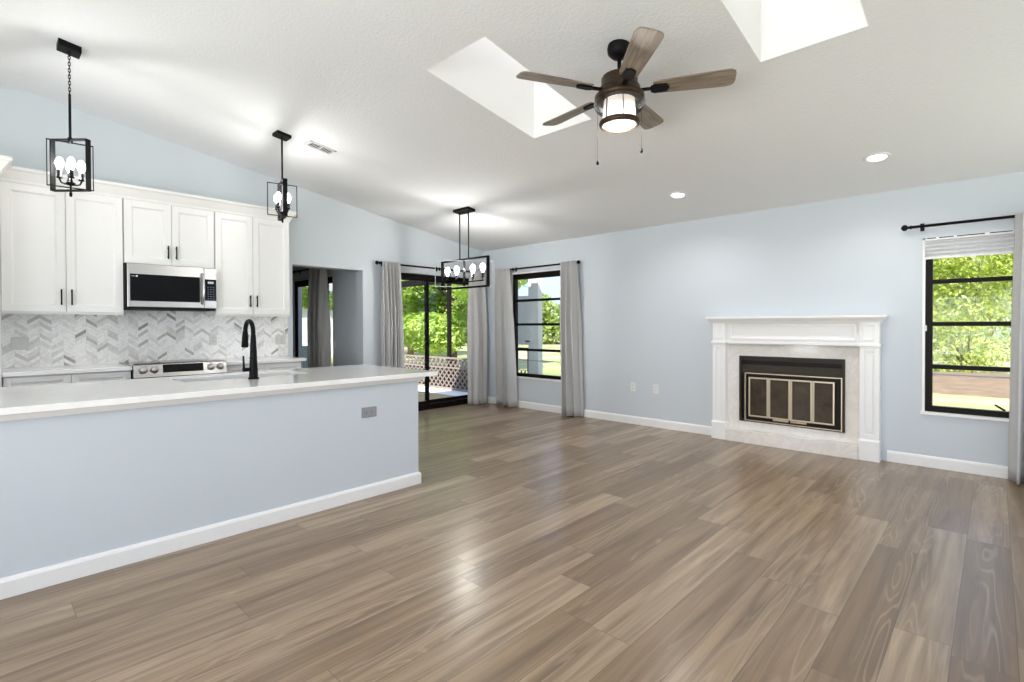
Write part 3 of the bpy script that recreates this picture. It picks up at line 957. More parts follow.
def base_cabinet(label, y0, y1):
    t = thing('base_cabinet', label, 'cabinet', (-6.0, (y0 + y1) / 2, 0), 'white base cabinets under the back counters')
    MB().box(XW + 0.011, -5.742, y0, y1, 0.10, 0.905).box(XW + 0.011, -5.80, y0, y1, 0, 0.10).build('body', M['cabinet'], t)
    ym = (y0 + y1) / 2
    for a, b in ((y0 + 0.003, ym - 0.002), (ym + 0.002, y1 - 0.003)):
        d = shaker(MB(), -5.72, a, b, 0.735, 0.895, 0.045).build('drawer', M['cabinet'], t, bevel=0.0015)
        MB().bar((-5.692, (a + b) / 2 - 0.06, 0.765), (-5.692, (a + b) / 2 + 0.06, 0.765), 0.011, 0.011).bar((-5.73, (a + b) / 2 - 0.04, 0.765), (-5.692, (a + b) / 2 - 0.04, 0.765), 0.009, 0.009).bar((-5.73, (a + b) / 2 + 0.04, 0.765), (-5.692, (a + b) / 2 + 0.04, 0.765), 0.009, 0.009).build('handle', M['black'], d)
        d = shaker(MB(), -5.72, a, b, 0.11, 0.73).build('door', M['cabinet'], t, bevel=0.0015)
        pull(d, -5.72, b - 0.035 if a < ym - 0.01 else a + 0.035, 0.56, 0.69)
base_cabinet('white base cabinet under the back counter beside the tall pantry', 0.155, 0.985)
base_cabinet('white base cabinet under the back counter between the range and hall opening', 1.764, 2.556)
for lab, a, b in (('white quartz back counter under the tall cabinet next to the pantry', 0.152, 0.988), ('short white quartz back counter between the range and hall opening', 1.761, 2.60)):
    o = MB().box(XW + 0.011, -5.685, a, b, 0.906, 0.940).build('countertop', M['quartz'], bevel=0.003)
    tag(o, lab, 'countertop')

struct(MB().box(XW, XW + 0.010, 0.155, 2.665, 0.940, 1.93).build('wall_backsplash', M['tile']))

# outlets and switches: plate > sockets
def outlet(label, axis, p, a, z, w=0.072, h=0.115, kind='socket', m=None, d=1, cat='outlet'):
    """axis is the wall's normal; p the wall face; d the way it faces"""
    m = m or M['plate']
    loc = (p, a, z) if axis == 'x' else (a, p, z)
    t = thing('wall_outlet' if kind != 'toggle' else 'light_switch', label, cat, loc)
    def bx(mb, a0, a1, z0, z1, q0, q1):
        if axis == 'x':
            mb.box(p + d * q0, p + d * q1, a0, a1, z0, z1)
        else:
            mb.box(a0, a1, p + d * q0, p + d * q1, z0, z1)
        return mb
    bx(MB(), a - w / 2, a + w / 2, z - h / 2, z + h / 2, 0, 0.006).build('plate', m, t, bevel=0.002)
    if kind == 'toggle':
        bx(bx(MB(), a - 0.016, a + 0.016, z - 0.033, z + 0.033, 0.006, 0.009), a - 0.012, a + 0.012, z - 0.028, z + 0.004, 0.009, 0.012).build('rocker', m, t)
    elif kind == 'double':
        for k in (-0.024, 0.024):
            bx(MB(), a + k - 0.017, a + k + 0.017, z - 0.033, z + 0.033, 0.006, 0.009).build('rocker', m, t)
    elif kind == 'wide':
        for k in (-0.021, 0.021):
            f = bx(MB(), a + k - 0.016, a + k + 0.016, z - 0.015, z + 0.015, 0.006, 0.009).build('socket', m, t)
            s = MB()
            for (u, v) in ((-0.004, 0.006), (-0.004, -0.006)):
                bx(s, a + k + u - 0.005, a + k + u + 0.005, z + v - 0.0015, z + v + 0.0015, 0.0085, 0.0095)
            s.build('slot', M['rubber'], f)
    else:
        for k in (-0.021, 0.021):
            f = bx(MB(), a - 0.016, a + 0.016, z + k - 0.015, z + k + 0.015, 0.006, 0.009).build('socket', m, t)
            s = MB()
            for (u, v) in ((-0.006, 0.003), (0.006, 0.003)):
                bx(s, a + u - 0.0015, a + u + 0.0015, z + k + v - 0.005, z + k + v + 0.005, 0.0085, 0.0095)
            s.build('slot', M['rubber'], f)
XT = XW + 0.010
outlet('white double switch plate on the chevron tiles beside the pantry', 'x', XT, 0.285, 1.155, 0.118, 0.115, 'double', M['tileplate'], cat='switch')
outlet('white outlet on the chevron tiles just past the range', 'x', XT, 1.835, 1.152, m=M['tileplate'])
outlet('white double outlet plate on the chevron tiles nearest the hall opening', 'x', XT, 2.575, 1.140, 0.118, 0.115, 'double', M['tileplate'])
outlet('grey metal outlet mounted sideways on the pale blue peninsula', 'x', PX, 2.06, 0.647, 0.125, 0.078, 'wide', M['greyplate'])
outlet('white wall outlet between the grey curtain and the fireplace, closer to the curtain', 'y', YF, -3.462, 0.487, d=-1)
outlet('white wall outlet between the grey curtain and the fireplace, closer to the mantel', 'y', YF, -3.135, 0.487, d=-1)
outlet('white light switch on the shaded hall wall beside the dark curtain', 'y', HY, -7.24, 1.02, kind='toggle', d=-1, cat='switch')

# ------------------------------------------------------------------ fireplace
def fireplace():
    t = thing('fireplace', 'white mantel fireplace with cream marble facing and brass-framed glass doors', 'fireplace', (-1.58, YF, 0))
    T = M['trim']
    YP = 5.868
    xl, xr = -2.366, -0.791
    # pilasters: plinth, recessed panel shaft, cap block
    for x0, x1 in ((xl, xl + 0.146), (xr - 0.156, xr)):
        mb = MB().box(x0, x1, YP, YF, 0.205, 1.09)
        fr = 0.038
        mb.box(x0, x0 + fr, YP - 0.014, YP, 0.205, 1.09).box(x1 - fr, x1, YP - 0.014, YP, 0.205, 1.09)
        mb.box(x0 + fr, x1 - fr, YP - 0.014, YP, 0.205, 0.25).box(x0 + fr, x1 - fr, YP - 0.014, YP, 1.045, 1.09)
        mb.box(x0 + fr + 0.014, x1 - fr - 0.014, YP - 0.008, YP, 0.27, 1.025)
        p = mb.build('pilaster', T, t, bevel=0.002)
        MB().box(x0 - 0.006, x1 + 0.006, YP - 0.028, YF, 0, 0.19).prism([(x0 - 0.006, YP - 0.028, 0.19), (x0 - 0.006, YF, 0.19), (x0 - 0.006, YF, 0.206), (x0 - 0.006, YP - 0.014, 0.206)], (x1 - x0 + 0.012, 0, 0)).build('plinth', T, p, bevel=0.002)
        c = MB().box(x0, x1, YP - 0.014, YF, 1.115, 1.32)
        c.box(x0 + 0.035, x1 - 0.035, YP - 0.018, YP, 1.15, 1.30)
        sash(c, 'y', YP - 0.024, YP, x0 + 0.03, x1 - 0.03, 1.145, 1.305, 0.016)
        c.build('cap_block', T, p, bevel=0.002)
        MB().box(x0 - 0.012, x1 + 0.012, YP - 0.028, YF, 1.09, 1.115).build('moulding', T, p, bevel=0.003)
    mb = MB().box(xl + 0.146, xr - 0.156, 5.888, YF, 1.092, 1.32)
    sash(mb, 'y', 5.876, 5.888, xl + 0.172, xr - 0.182, 1.135, 1.305, 0.024)
    mb.box(xl + 0.146, xr - 0.156, 5.880, YF, 1.092, 1.118)
    mb.build('frieze', T, t, bevel=0.002)
    prof = [(0, 1.318), (0.012, 1.318), (0.022, 1.338), (0.040, 1.35), (0.050, 1.366), (0.060, 1.368), (0.060, 1.388), (0, 1.388)]
    mb = MB().sweep([(xl, YF), (xl, YP - 0.012), (xr, YP - 0.012), (xr, YF)], prof)
    mb.box(xl, xr, YP - 0.012, YF, 1.32, 1.388)
    mb.build('mantel_shelf', T, t, bevel=0.002)
    # marble facing around the firebox, and the raised marble kerb in front
    a0, a1 = xl + 0.144, xr - 0.154
    i0, i1, j0, j1 = -2.094, -1.080, 0.225, 0.955
    mb = cut_wall(MB(), 'y', 5.945, YF, a0, a1, 0.0, 1.095, [(i0, i1, j0, j1)])
    mb.build('marble_facing', M['marble'], t)
    MB().box(xl + 0.154, xr - 0.164, 5.828, 5.9455, 0, 0.135).build('hearth_slab', M['marble'], t, bevel=0.003)
    # metal firebox front
    mb = sash(MB(), 'y', 5.928, 5.95, i0, i1, j0, j1, 0.022)
    bk = MB().box(i0, i1, 5.967, 5.985, j0, j1)
    mb.box(i0 + 0.02, i1 - 0.02, 5.945, 5.97, 0.905, 0.936).box(i0 + 0.02, i1 - 0.02, 5.940, 5.975, 0.765, 0.802)
    mb.prism([(i0 + 0.02, 5.938, 0.80), (i0 + 0.02, 5.966, 0.86), (i0 + 0.02, 5.968, 0.80)], (i1 - i0 - 0.04, 0, 0))
    fb = mb.build('firebox_front', M['firefront'], t)
    bk.build('firebox_back', M['rubber'], t)
    mb = sash(MB(), 'y', 5.922, 5.945, i0 + 0.062, i1 - 0.022, 0.236, 0.768, 0.009)
    mb.build('brass_edging', M['brass'], fb)
    xs = [-1.990, -1.783, -1.568, -1.362, -1.163]
    for k in range(4):
        d0, d1 = xs[k] + 0.002, xs[k + 1] - 0.002
        dm = sash(MB(), 'y', 5.912, 5.932, d0, d1, 0.287, 0.722, 0.016)
        d = dm.build('glass_door', M['brass'], t, bevel=0.002)
        MB().box(d0 + 0.012, d1 - 0.012, 5.919, 5.925, 0.297, 0.712).build('pane', M['smoked'], d)
        if k in (1, 2):
            c = (d0 + d1) / 2 + (0.02 if k == 1 else -0.02)
            MB().tube([(c - 0.075, 5.896, 0.278), (c + 0.075, 5.896, 0.278)], 0.011, 10).bar((c - 0.05, 5.915, 0.285), (c - 0.05, 5.896, 0.278), 0.008, 0.008).bar((c + 0.05, 5.915, 0.285), (c + 0.05, 5.896, 0.278), 0.008, 0.008).build('handle', M['brass'], d)
    MB().box(-1.15, -1.13, 5.935, 5.962, 0.60, 0.68).box(i0 + 0.075, i1 - 0.03, 5.95, 5.966, 0.24, 0.76).build('inner_screen', M['rubber'], fb)
fireplace()

# ------------------------------------------------------------------ curtains, rods, shade
def rod(label, axis, p, wall, a0, a1, z, d, brackets):
    """rod along the other axis at p, from a0 to a1; d points from wall to rod"""
    def P(a, q, zz):
        return (q, a, zz) if axis == 'x' else (a, q, zz)
    t = thing('curtain_rod', label, 'curtain rod', P((a0 + a1) / 2, p, z))
    MB().tube([P(a0, p, z), P(a1, p, z)], 0.0125, 12).build('rod', M['black'], t)
    for a, s in ((a0, -1), (a1, 1)):
        pts = [P(a + s * u, p, z) for u in (0.0, 0.012, 0.014, 0.03, 0.034, 0.045, 0.060, 0.072, 0.079)]
        MB().tube(pts, [0.017, 0.017, 0.012, 0.012, 0.021, 0.028, 0.028, 0.018, 0.004], 16).build('finial', M['black'], t)
    for a in brackets:
        MB().bar(P(a, p, z), P(a, wall, z), 0.014, 0.014).bar(P(a, wall + d * 0.003, z - 0.035), P(a, wall + d * 0.003, z + 0.035), 0.03, 0.006, P(0, 1, 0)).bar(P(a, p, z - 0.03), P(a, p, z + 0.02), 0.018, 0.018).build('bracket', M['black'], t)
    return t

def curtain(label, axis, p, top, bot, zt, zb, folds, amp, seed, group, flare=1.0, mtl=None):
    rnd = random.Random(seed)
    side = 1 if axis == 'x' else -1
    nu, nv = folds * 14, 20
    ph = rnd.random() * 6
    wob = [(rnd.uniform(0.3, 0.9), rnd.uniform(0, 6), rnd.uniform(0.5, 2.2)) for _ in range(4)]
    vs = []
    for j in range(nv + 1):
        v = j / nv
        z = zt + (zb - zt) * v
        a0 = top[0] + (bot[0] - top[0]) * v
        a1 = top[1] + (bot[1] - top[1]) * v
        pv = p + side * 0.05
        A = amp * (0.55 + 0.6 * min(1, v * 2.5) * flare)
        for i in range(nu + 1):
            u = i / nu
            w = u + sum(0.010 * k * math.sin(2 * PI * f * u * 2 + q + v * 1.3) for k, q, f in wob)
            sn = math.sin(2 * PI * folds * w + ph)
            o = A * math.copysign(abs(sn) ** 0.65, sn)
            o += 0.30 * A * math.sin(2 * PI * folds * 2 * w + 1.1 + ph) * (1 - 0.5 * v)
            o += 0.25 * A * math.sin(2 * PI * folds * 0.5 * w + v * 2.0 + seed)
            a = a0 + (a1 - a0) * u + 0.25 * A * math.sin(4 * PI * folds * u + seed)
            vs.append((pv + o, a, z) if axis == 'x' else (a, pv + o, z))
    fs = [(j * (nu + 1) + i, j * (nu + 1) + i + 1, (j + 1) * (nu + 1) + i + 1, (j + 1) * (nu + 1) + i) for j in range(nv) for i in range(nu)]
    o = MB().add(vs, fs, True).build('curtain', mtl or M['curtain'])
    s = o.modifiers.new('cloth', 'SOLIDIFY')
    s.thickness = 0.004
    tag(o, label, 'curtain', group)
    return o
XC = XW + 0.075
rod('black curtain rod above the sliding porch door', 'x', XC, XW, 3.93, 5.84, 2.185, 1, (4.0, 4.98, 5.80))
curtain('grey pleated curtain drawn back at the kitchen side of the sliding door', 'x', XC, (3.93, 4.20), (3.93, 4.22), 2.205, 0.012, 5, 0.058, 3, 'grey curtains')
curtain('grey curtain drawn into the room corner at the far side of the sliding door', 'x', XC, (5.60, 5.85), (5.58, 5.87), 2.205, 0.012, 3, 0.066, 5, 'grey curtains')
YC = YF - 0.075
rod('thin black curtain rod above the window in the corner', 'y', YC, YF, -5.87, -4.34, 2.195, -1, (-5.56, -4.40))
curtain('pale grey curtain at the corner side of the window, lit from behind', 'y', YC, (-5.94, -5.62), (-5.90, -5.50), 2.215, 0.012, 3, 0.055, 8, 'grey curtains')
curtain('grey curtain on the fireplace side of the corner window', 'y', YC, (-4.56, -4.30), (-4.55, -4.22), 2.215, 0.012, 3, 0.064, 11, 'grey curtains')
rod('black curtain rod with ball finial above the window past the fireplace', 'y', YC, YF, -0.56, 0.95, 2.185, -1, (-0.49, 0.88))
curtain('grey pleated curtain covering one side of the window past the fireplace', 'y', YC, (0.10, 0.62), (0.075, 0.66), 2.205, 0.012, 6, 0.066, 14, 'grey curtains')
rod('black curtain rod seen through the hall opening', 'y', HY - 0.10, HY, -9.4, -7.16, 2.20, -1, (-8.40, -7.20))
curtain('dark grey curtain beside the hall sliding door, seen through the opening', 'y', HY - 0.10, (-7.68, -7.27), (-7.68, -7.27), 2.21, 0.012, 5, 0.060, 17, 'grey curtains')

def shade():
    t = thing('window_shade', 'white pleated shade raised to the top of the window past the fireplace', 'window shade', (0, YF, 2.0))
    MB().box(-0.466, 0.45, YF - 0.045, YF - 0.008, 2.055, 2.075).build('headrail', M['trim'], t)
    mb = MB()
    n = 9
    vs, fs = [], []
    for k in range(n + 1):
        z = 2.055 - 0.155 * k / n
        y = YF - 0.014 - (0.022 if k % 2 else 0.0)
        vs += [(-0.463, y, z), (0.447, y, z)]
    for k in range(n):
        fs.append((2 * k, 2 * k + 1, 2 * k + 3, 2 * k + 2))
    o = mb.add(vs, fs).build('pleats', M['shade'], t)
    s = o.modifiers.new('cloth', 'SOLIDIFY')
    s.thickness = 0.004
    MB().box(-0.466, 0.45, YF - 0.04, YF - 0.010, 1.888, 1.902).build('bottom_rail', M['trim'], t)
    mb = MB()
    for a, b in ((-0.455, -0.39), (-0.37, -0.27), (-0.25, -0.07), (-0.04, 0.10), (0.13, 0.40)):
        mb.box(a, b, YF - 0.046, YF - 0.040, 2.068, 2.077)
    mb.build('bracket', M['rubber'], t)
shade()

# ------------------------------------------------------------------ lamps
TILT = math.atan(SLOPE)
def canopy_box(cx, cy, lx, ly, h):
    """flat ceiling plate lying against the sloping ceiling"""
    mb = MB()
    s = -1 if cy > YR else 1
    vs = [(cx + a * lx / 2, cy + b * ly / 2, ceil_z(cy) + s * SLOPE * b * ly / 2 - k) for k in (0.0, h) for b in (-1, 1) for a in (-1, 1)]
    return mb.add(vs, [(0, 2, 3, 1), (4, 5, 7, 6), (0, 1, 5, 4), (2, 6, 7, 3), (0, 4, 6, 2), (1, 3, 7, 5)])

def strip_rect(c, d, half, z0, z1, w, t):
    """a rectangle bent from flat strip, standing in the plane of d (unit, horizontal)"""
    d = Vector((d[0], d[1], 0)).normalized()
    n = Vector((-d.y, d.x, 0))
    c = Vector((c[0], c[1], 0))
    mb = MB()
    for s in (-1, 1):
        a = c + d * (s * (half - t / 2))
        vs = []
        mb.bar(a + Vector((0, 0, z0)), a + Vector((0, 0, z1)), w, t, d)
    for z in (z0 + t / 2, z1 - t / 2):
        mb.bar(c - d * (half - t) + Vector((0, 0, z)), c + d * (half - t) + Vector((0, 0, z)), w, t)
    return mb

def candle(t, x, y, z, hub, m_arm):
    """arm, socket and bulb of one light; z is the socket's base"""
    hx, hy, hz = hub
    pts = [(hx, hy, hz), (hx + (x - hx) * 0.45, hy + (y - hy) * 0.45, hz - 0.012), (hx + (x - hx) * 0.85, hy + (y - hy) * 0.85, hz - 0.004), (x, y, hz + 0.018), (x, y, z)]
    a = MB().tube(pts, 0.006, 8).build('arm', m_arm, t)
    MB().lathe([(0, z - 0.004), (0.018, z - 0.004), (0.018, z + 0.004), (0.014, z + 0.006), (0.014, z + 0.055), (0, z + 0.055)], (x, y, 0), 16).build('socket', m_arm, a)
    MB().lathe([(0.011, z + 0.05), (0.013, z + 0.065), (0.022, z + 0.085), (0.025, z + 0.105), (0.022, z + 0.125), (0.012, z + 0.145), (0, z + 0.152)], (x, y, 0), 16).build('bulb', M['bulb'], a)

def pendant(label, cx, cy, angs, chain, zt, zb, group):
    t = thing('pendant_lamp', label, 'pendant lamp', (cx, cy, ceil_z(cy)), group)
    K = M['black']
    canopy_box(cx, cy, 0.13, 0.13, 0.045 if chain else 0.028).build('ceiling_plate', K, t)
    ztop = ceil_z(cy) - 0.03
    if chain:
        zc = ztop - 0.33
        mb = MB()
        n = 14
        for k in range(n):
            z0 = ztop - 0.33 * k / n + 0.005
            z1 = ztop - 0.33 * (k + 1) / n - 0.005
            d = Vector((1, 0, 0)) if k % 2 else Vector((0, 1, 0))
            r = 0.007 if k < n - 1 else 0.014
            pts = [Vector((cx, cy, (z0 + z1) / 2)) + d * (r * math.cos(q)) + Vector((0, 0, (z0 - z1) / 2 * math.sin(q))) for q in [2 * PI * i / 12 for i in range(13)]]
            mb.tube(pts, 0.0026, 6, False)
        mb.build('chain', K, t)
    else:
        zc = ztop
    MB().tube([(cx, cy, zc), (cx, cy, zt - 0.02)], 0.0085, 12).lathe([(0, zt - 0.03), (0.016, zt - 0.03), (0.016, zt + 0.01), (0.009, zt + 0.014)], (cx, cy, 0), 16).build('rod', K, t)
    for k in (0, 1):
        a = math.radians(angs[k])
        strip_rect((cx, cy), (math.cos(a), math.sin(a)), 0.138 - 0.004 * k, zb + 0.022 * k, zt - 0.022 * k, (0.040, 0.016)[k], (0.008, 0.006)[k]).build('lantern_frame', K, t)
    hz = zb + 0.06
    MB().lathe([(0, zb - 0.045), (0.007, zb - 0.04), (0.010, zb - 0.02), (0.006, zb - 0.005), (0.006, hz - 0.02), (0.024, hz - 0.015), (0.030, hz), (0.012, hz + 0.012), (0, hz + 0.012)], (cx, cy, 0), 20).build('hub', K, t)
    for k in range(4):
        a = math.radians(angs[0]) + PI / 4 + k * PI / 2
        candle(t, cx + 0.062 * math.cos(a), cy + 0.062 * math.sin(a), hz + 0.03, (cx, cy, hz), K)
    add_light('pendant_glow', 'POINT', (cx, cy, hz + 0.15), P_PEND, (1.0, 0.97, 0.93), t, shadow_soft_size=0.03)
    return t
P_PEND = 14
pendant('black lantern pendant hanging on a chain, highest one above the pantry end', -5.02, 0.51, (43, 84), True, 2.70, 2.315, 'black lantern pendants')
pendant('black lantern pendant on a straight rod beside the ceiling vent', -5.02, 2.07, (-12, 78), False, 2.70, 2.345, 'black lantern pendants')

def chandelier():
    cx, cy = -5.0, 4.38
    zt, zb = 2.168, 1.782
    t = thing('dining_chandelier', 'black rectangular linear chandelier on two rods in front of the sliding door', 'chandelier', (cx, cy, ceil_z(cy)))
    K = M['black']
    canopy_box(cx, cy, 0.30, 0.12, 0.03).build('ceiling_plate', K, t)
    for s in (-1, 1):
        MB().tube([(cx + s * 0.085, cy, ceil_z(cy) - 0.02), (cx + s * 0.085, cy, zt - 0.003)], 0.008, 12).build('rod', K, t)
    strip_rect((cx, cy), (1, 0), 0.455, zb, zt, 0.035, 0.022).build('lantern_frame', K, t)
    strip_rect((cx, cy), (0.66, 0.75), 0.375, zb + 0.024, zt - 0.024, 0.030, 0.005).build('lantern_frame', M['steel'], t)
    MB().bar((cx, cy, zb + 0.01), (cx, cy, zt - 0.01), 0.022, 0.022).bar((cx - 0.36, cy, zb + 0.085), (cx + 0.36, cy, zb + 0.085), 0.014, 0.014).build('stem', K, t)
    for k, u in enumerate((-0.34, -0.15, 0.165, 0.35)):
        y = cy + 0
        a = MB().tube([(cx + u, cy, zb + 0.085), (cx + u, y, zb + 0.105), (cx + u, y, zb + 0.13)], 0.007, 8).build('arm', K, t)
        z = zb + 0.125
        MB().lathe([(0, z - 0.004), (0.020, z - 0.004), (0.020, z + 0.003), (0.014, z + 0.006), (0.014, z + 0.06), (0, z + 0.06)], (cx + u, y, 0), 16).build('socket', K, a)
        MB().lathe([(0.012, z + 0.055), (0.016, z + 0.075), (0.030, z + 0.105), (0.034, z + 0.13), (0.029, z + 0.155), (0.014, z + 0.172), (0, z + 0.176)], (cx + u, y, 0), 16).build('bulb', M['bulb'], a)
    add_light('chandelier_glow', 'POINT', (cx, cy, zb + 0.255), P_CHAND, (1.0, 0.97, 0.93), t, shadow_soft_size=0.03)
P_CHAND = 60
chandelier()

def downlight(label, cx, cy):
    t = thing('recessed_downlight', label, 'ceiling light', (cx, cy, ceil_z(cy)), 'recessed ceiling downlights')
    R = Matrix.Rotation(TILT, 3, 'X').transposed()
    R = Matrix(((1, 0, 0), (0, math.cos(TILT), math.sin(TILT)), (0, -math.sin(TILT), math.cos(TILT))))
    c = (cx, cy, ceil_z(cy))
    MB().lathe([(0.098, 0.002), (0.098, -0.004), (0.088, -0.010), (0.074, -0.010), (0.068, -0.002), (0.066, 0.002)], c, 36, R).build('trim_ring', M['plate'], t)
    MB().lathe([(0.070, 0.0), (0.062, -0.003), (0.0, -0.004)], c, 32, R).build('lens', M['lens'], t)
    l = add_light('downlight_glow', 'SPOT', (cx, cy, ceil_z(cy) - 0.02), P_DOWN, (1.0, 0.98, 0.95), t, shadow_soft_size=0.06, spot_size=math.radians(150), spot_blend=0.8)
P_DOWN = 36
downlight('round recessed downlight in the ceiling nearest the curtain-rod window past the fireplace', -0.72, 5.16)
downlight('small round recessed downlight in the ceiling above the fireplace outlets side', -2.46, 5.165)

def vent():
    cx0, cx1, cy0, cy1 = -5.03, -4.88, 2.29, 2.56
    t = thing('ceiling_vent', 'white slotted air vent in the ceiling beside the rod pendant', 'vent', (-4.955, 2.425, ceil_z(2.425)))
    def q(x, y, d):
        return (x, y, ceil_z(y) - d)
    mb = MB()
    for (a, b, c, d) in ((cx0, cx1, cy0, cy0 + 0.022), (cx0, cx1, cy1 - 0.022, cy1), (cx0, cx0 + 0.022, cy0, cy1), (cx1 - 0.022, cx1, cy0, cy1), (cx0, cx1, 2.42, 2.43)):
        vs = [q(x, y, k) for k in (0, 0.008) for (x, y) in ((a, c), (b, c), (b, d), (a, d))]
        mb.add(vs, [(0, 1, 2, 3), (4, 7, 6, 5), (0, 4, 5, 1), (1, 5, 6, 2), (2, 6, 7, 3), (3, 7, 4, 0)])
    mb.build('frame', M['plate'], t)
    vs = [q(x, y, 0.001) for (x, y) in ((cx0 + 0.02, cy0 + 0.02), (cx1 - 0.02, cy0 + 0.02), (cx1 - 0.02, cy1 - 0.02), (cx0 + 0.02, cy1 - 0.02))]
    MB().add(vs, [(0, 1, 2, 3)]).build('duct_opening', M['rubber'], t)
    mb = MB()
    for k in range(11):
        y = cy0 + 0.035 + k * 0.02
        mb.bar(q(cx0 + 0.02, y, 0.004), q(cx1 - 0.02, y, 0.004), 0.004, 0.004)
    mb.build('louvre', M['plate'], t)
vent()

def fan():
    cx, cy = -1.72, 2.80
    zc = ceil_z(cy)
    t = thing('ceiling_fan', 'five-blade wooden ceiling fan with bronze motor and lit glass lamp, between the skylights', 'ceiling fan', (cx, cy, zc))
    B = M['fanmotor']
    c = (cx, cy, 0)
    R = Matrix(((1, 0, 0), (0, math.cos(TILT), math.sin(TILT)), (0, -math.sin(TILT), math.cos(TILT))))
    MB().lathe([(0.072, 0.0), (0.074, -0.02), (0.068, -0.045), (0.045, -0.068), (0.02, -0.075), (0, -0.075)], (cx, cy, zc), 32, R).build('canopy', M['black'], t)
    MB().tube([(cx, cy, zc - 0.06), (cx, cy, 2.86)], 0.0125, 12).build('downrod', M['black'], t)
    MB().lathe([(0, 2.885), (0.028, 2.885), (0.034, 2.872), (0.075, 2.868), (0.104, 2.858), (0.112, 2.845), (0.112, 2.80), (0.120, 2.792), (0.128, 2.782), (0.128, 2.745), (0.152, 2.738), (0.154, 2.715), (0.128, 2.708), (0, 2.708)], c, 40).build('motor_housing', B, t)
    MB().lathe([(0.148, 2.708), (0.160, 2.694), (0.160, 2.680), (0.150, 2.660), (0.138, 2.648)], c, 40).build('glass_skirt', M['lampglass'], t)
    g = MB().lathe([(0.096, 2.708), (0.099, 2.66), (0.104, 2.575), (0.106, 2.560), (0.098, 2.552), (0, 2.550)], c, 40).build('lamp_shade', M['frost'], t)
    MB().lathe([(0.105, 2.586), (0.122, 2.580), (0.127, 2.566), (0.122, 2.553), (0.110, 2.547), (0.102, 2.551), (0.104, 2.560)], c, 40).build('ring', B, g)
    mb = MB()
    for k in range(6):
        a = k * PI / 3 + 0.25
        mb.bar((cx + 0.101 * math.cos(a), cy + 0.101 * math.sin(a), 2.708), (cx + 0.109 * math.cos(a), cy + 0.109 * math.sin(a), 2.572), 0.005, 0.006)
    mb.build('rib', B, g)
    for k in range(5):
        phi = math.radians(-117 + 72 * k)
        d = Vector((math.cos(phi), math.sin(phi), 0))
        n = Vector((-math.sin(phi), math.cos(phi), 0))
        pitch = math.radians(12)
        s = n * math.cos(pitch) + Vector((0, 0, -math.sin(pitch)))     # the counter-clockwise edge hangs lower
        u = d.cross(s)
        o = Vector((cx, cy, 2.765))
        out = []
        r0, r1 = 0.205, 0.675
        for (r, w) in ((r0, 0.045), (r0 + 0.03, 0.053), (0.40, 0.062), (0.60, 0.070), (r1 - 0.05, 0.071), (r1 - 0.022, 0.066), (r1 - 0.006, 0.052), (r1, 0.028)):
            out.append((r, w))
        poly = [(r, w * 1.08) for r, w in out] + [(r, -w * 1.08) for r, w in reversed(out)]
        b = MB().prism([o + d * r + s * w - u * 0.004 for r, w in poly], u * 0.008)
        b.build('blade', M['blade'], t, bevel=0.002, uv=lambda p, o=o, d=d, s=s, k=k: ((Vector(p) - o).dot(d) + k * 3.1, (Vector(p) - o).dot(s) + k * 1.7))
        lo = Vector((0, 0, -1)) if u.z > 0 else Vector((0, 0, 1))
        a = MB().bar(o + d * 0.10 - Vector((0, 0, 0.004)), o + d * 0.215 - Vector((0, 0, 0.008)), 0.032, 0.008)
        a.prism([o + d * r + s * w - Vector((0, 0, 0.016)) for r, w in ((0.19, -0.022), (0.215, -0.036), (0.285, -0.030), (0.30, 0.0), (0.285, 0.030), (0.215, 0.036), (0.19, 0.022))], (0, 0, 0.012))
        a.build('blade_iron', M['black'], t)
    for (px, py, zb) in ((cx - 0.105, cy - 0.085, 2.322), (cx + 0.098, cy + 0.10, 2.395)):
        pc = MB().tube([(px, py, 2.725), (px, py, zb + 0.02)], 0.0011, 6).build('pull_chain', B, t)
        MB().lathe([(0, zb - 0.014), (0.007, zb - 0.010), (0.0095, zb), (0.006, zb + 0.014), (0.002, zb + 0.022), (0, zb + 0.022)], (px, py, 0), 12).build('pull_knob', M['black'], pc)
    add_light('fan_glow', 'POINT', (cx, cy, 2.53), P_FAN, (1.0, 0.95, 0.88), t, shadow_soft_size=0.04)
P_FAN = 34
fan()

# ------------------------------------------------------------------ porch and garden
struct(MB().box(-60, 40, -12, 70, -0.40, -0.20).build('ground_lawn', M['lawn']))
struct(MB().box(-12.4, XW - 0.2, HY + 0.15, 7.0, -0.2, -0.05).build('floor_porch', M['concrete']))
struct(MB().box(-6.95, XW - 0.2, HY + 0.15, 7.25, 2.34, 2.46).build('ceiling_porch', M['soffit']))
o = MB().box(-12.4, XW - 0.25, 6.86, 6.94, 2.20, 2.34).build('beam_porch', M['bronze'])
struct(o)
for k, (x, lab) in enumerate(((-8.45, 'slim dark porch post seen through the sliding door'), (-10.6, 'slim dark porch post farther down the lattice rail'), (-12.4, 'dark porch corner post at the far end of the rail'))):
    o = MB().box(x - 0.035, x + 0.035, 6.94, 7.01, -0.05, 2.20).build('porch_post', M['bronze'])
    tag(o, lab, 'post', 'porch posts')

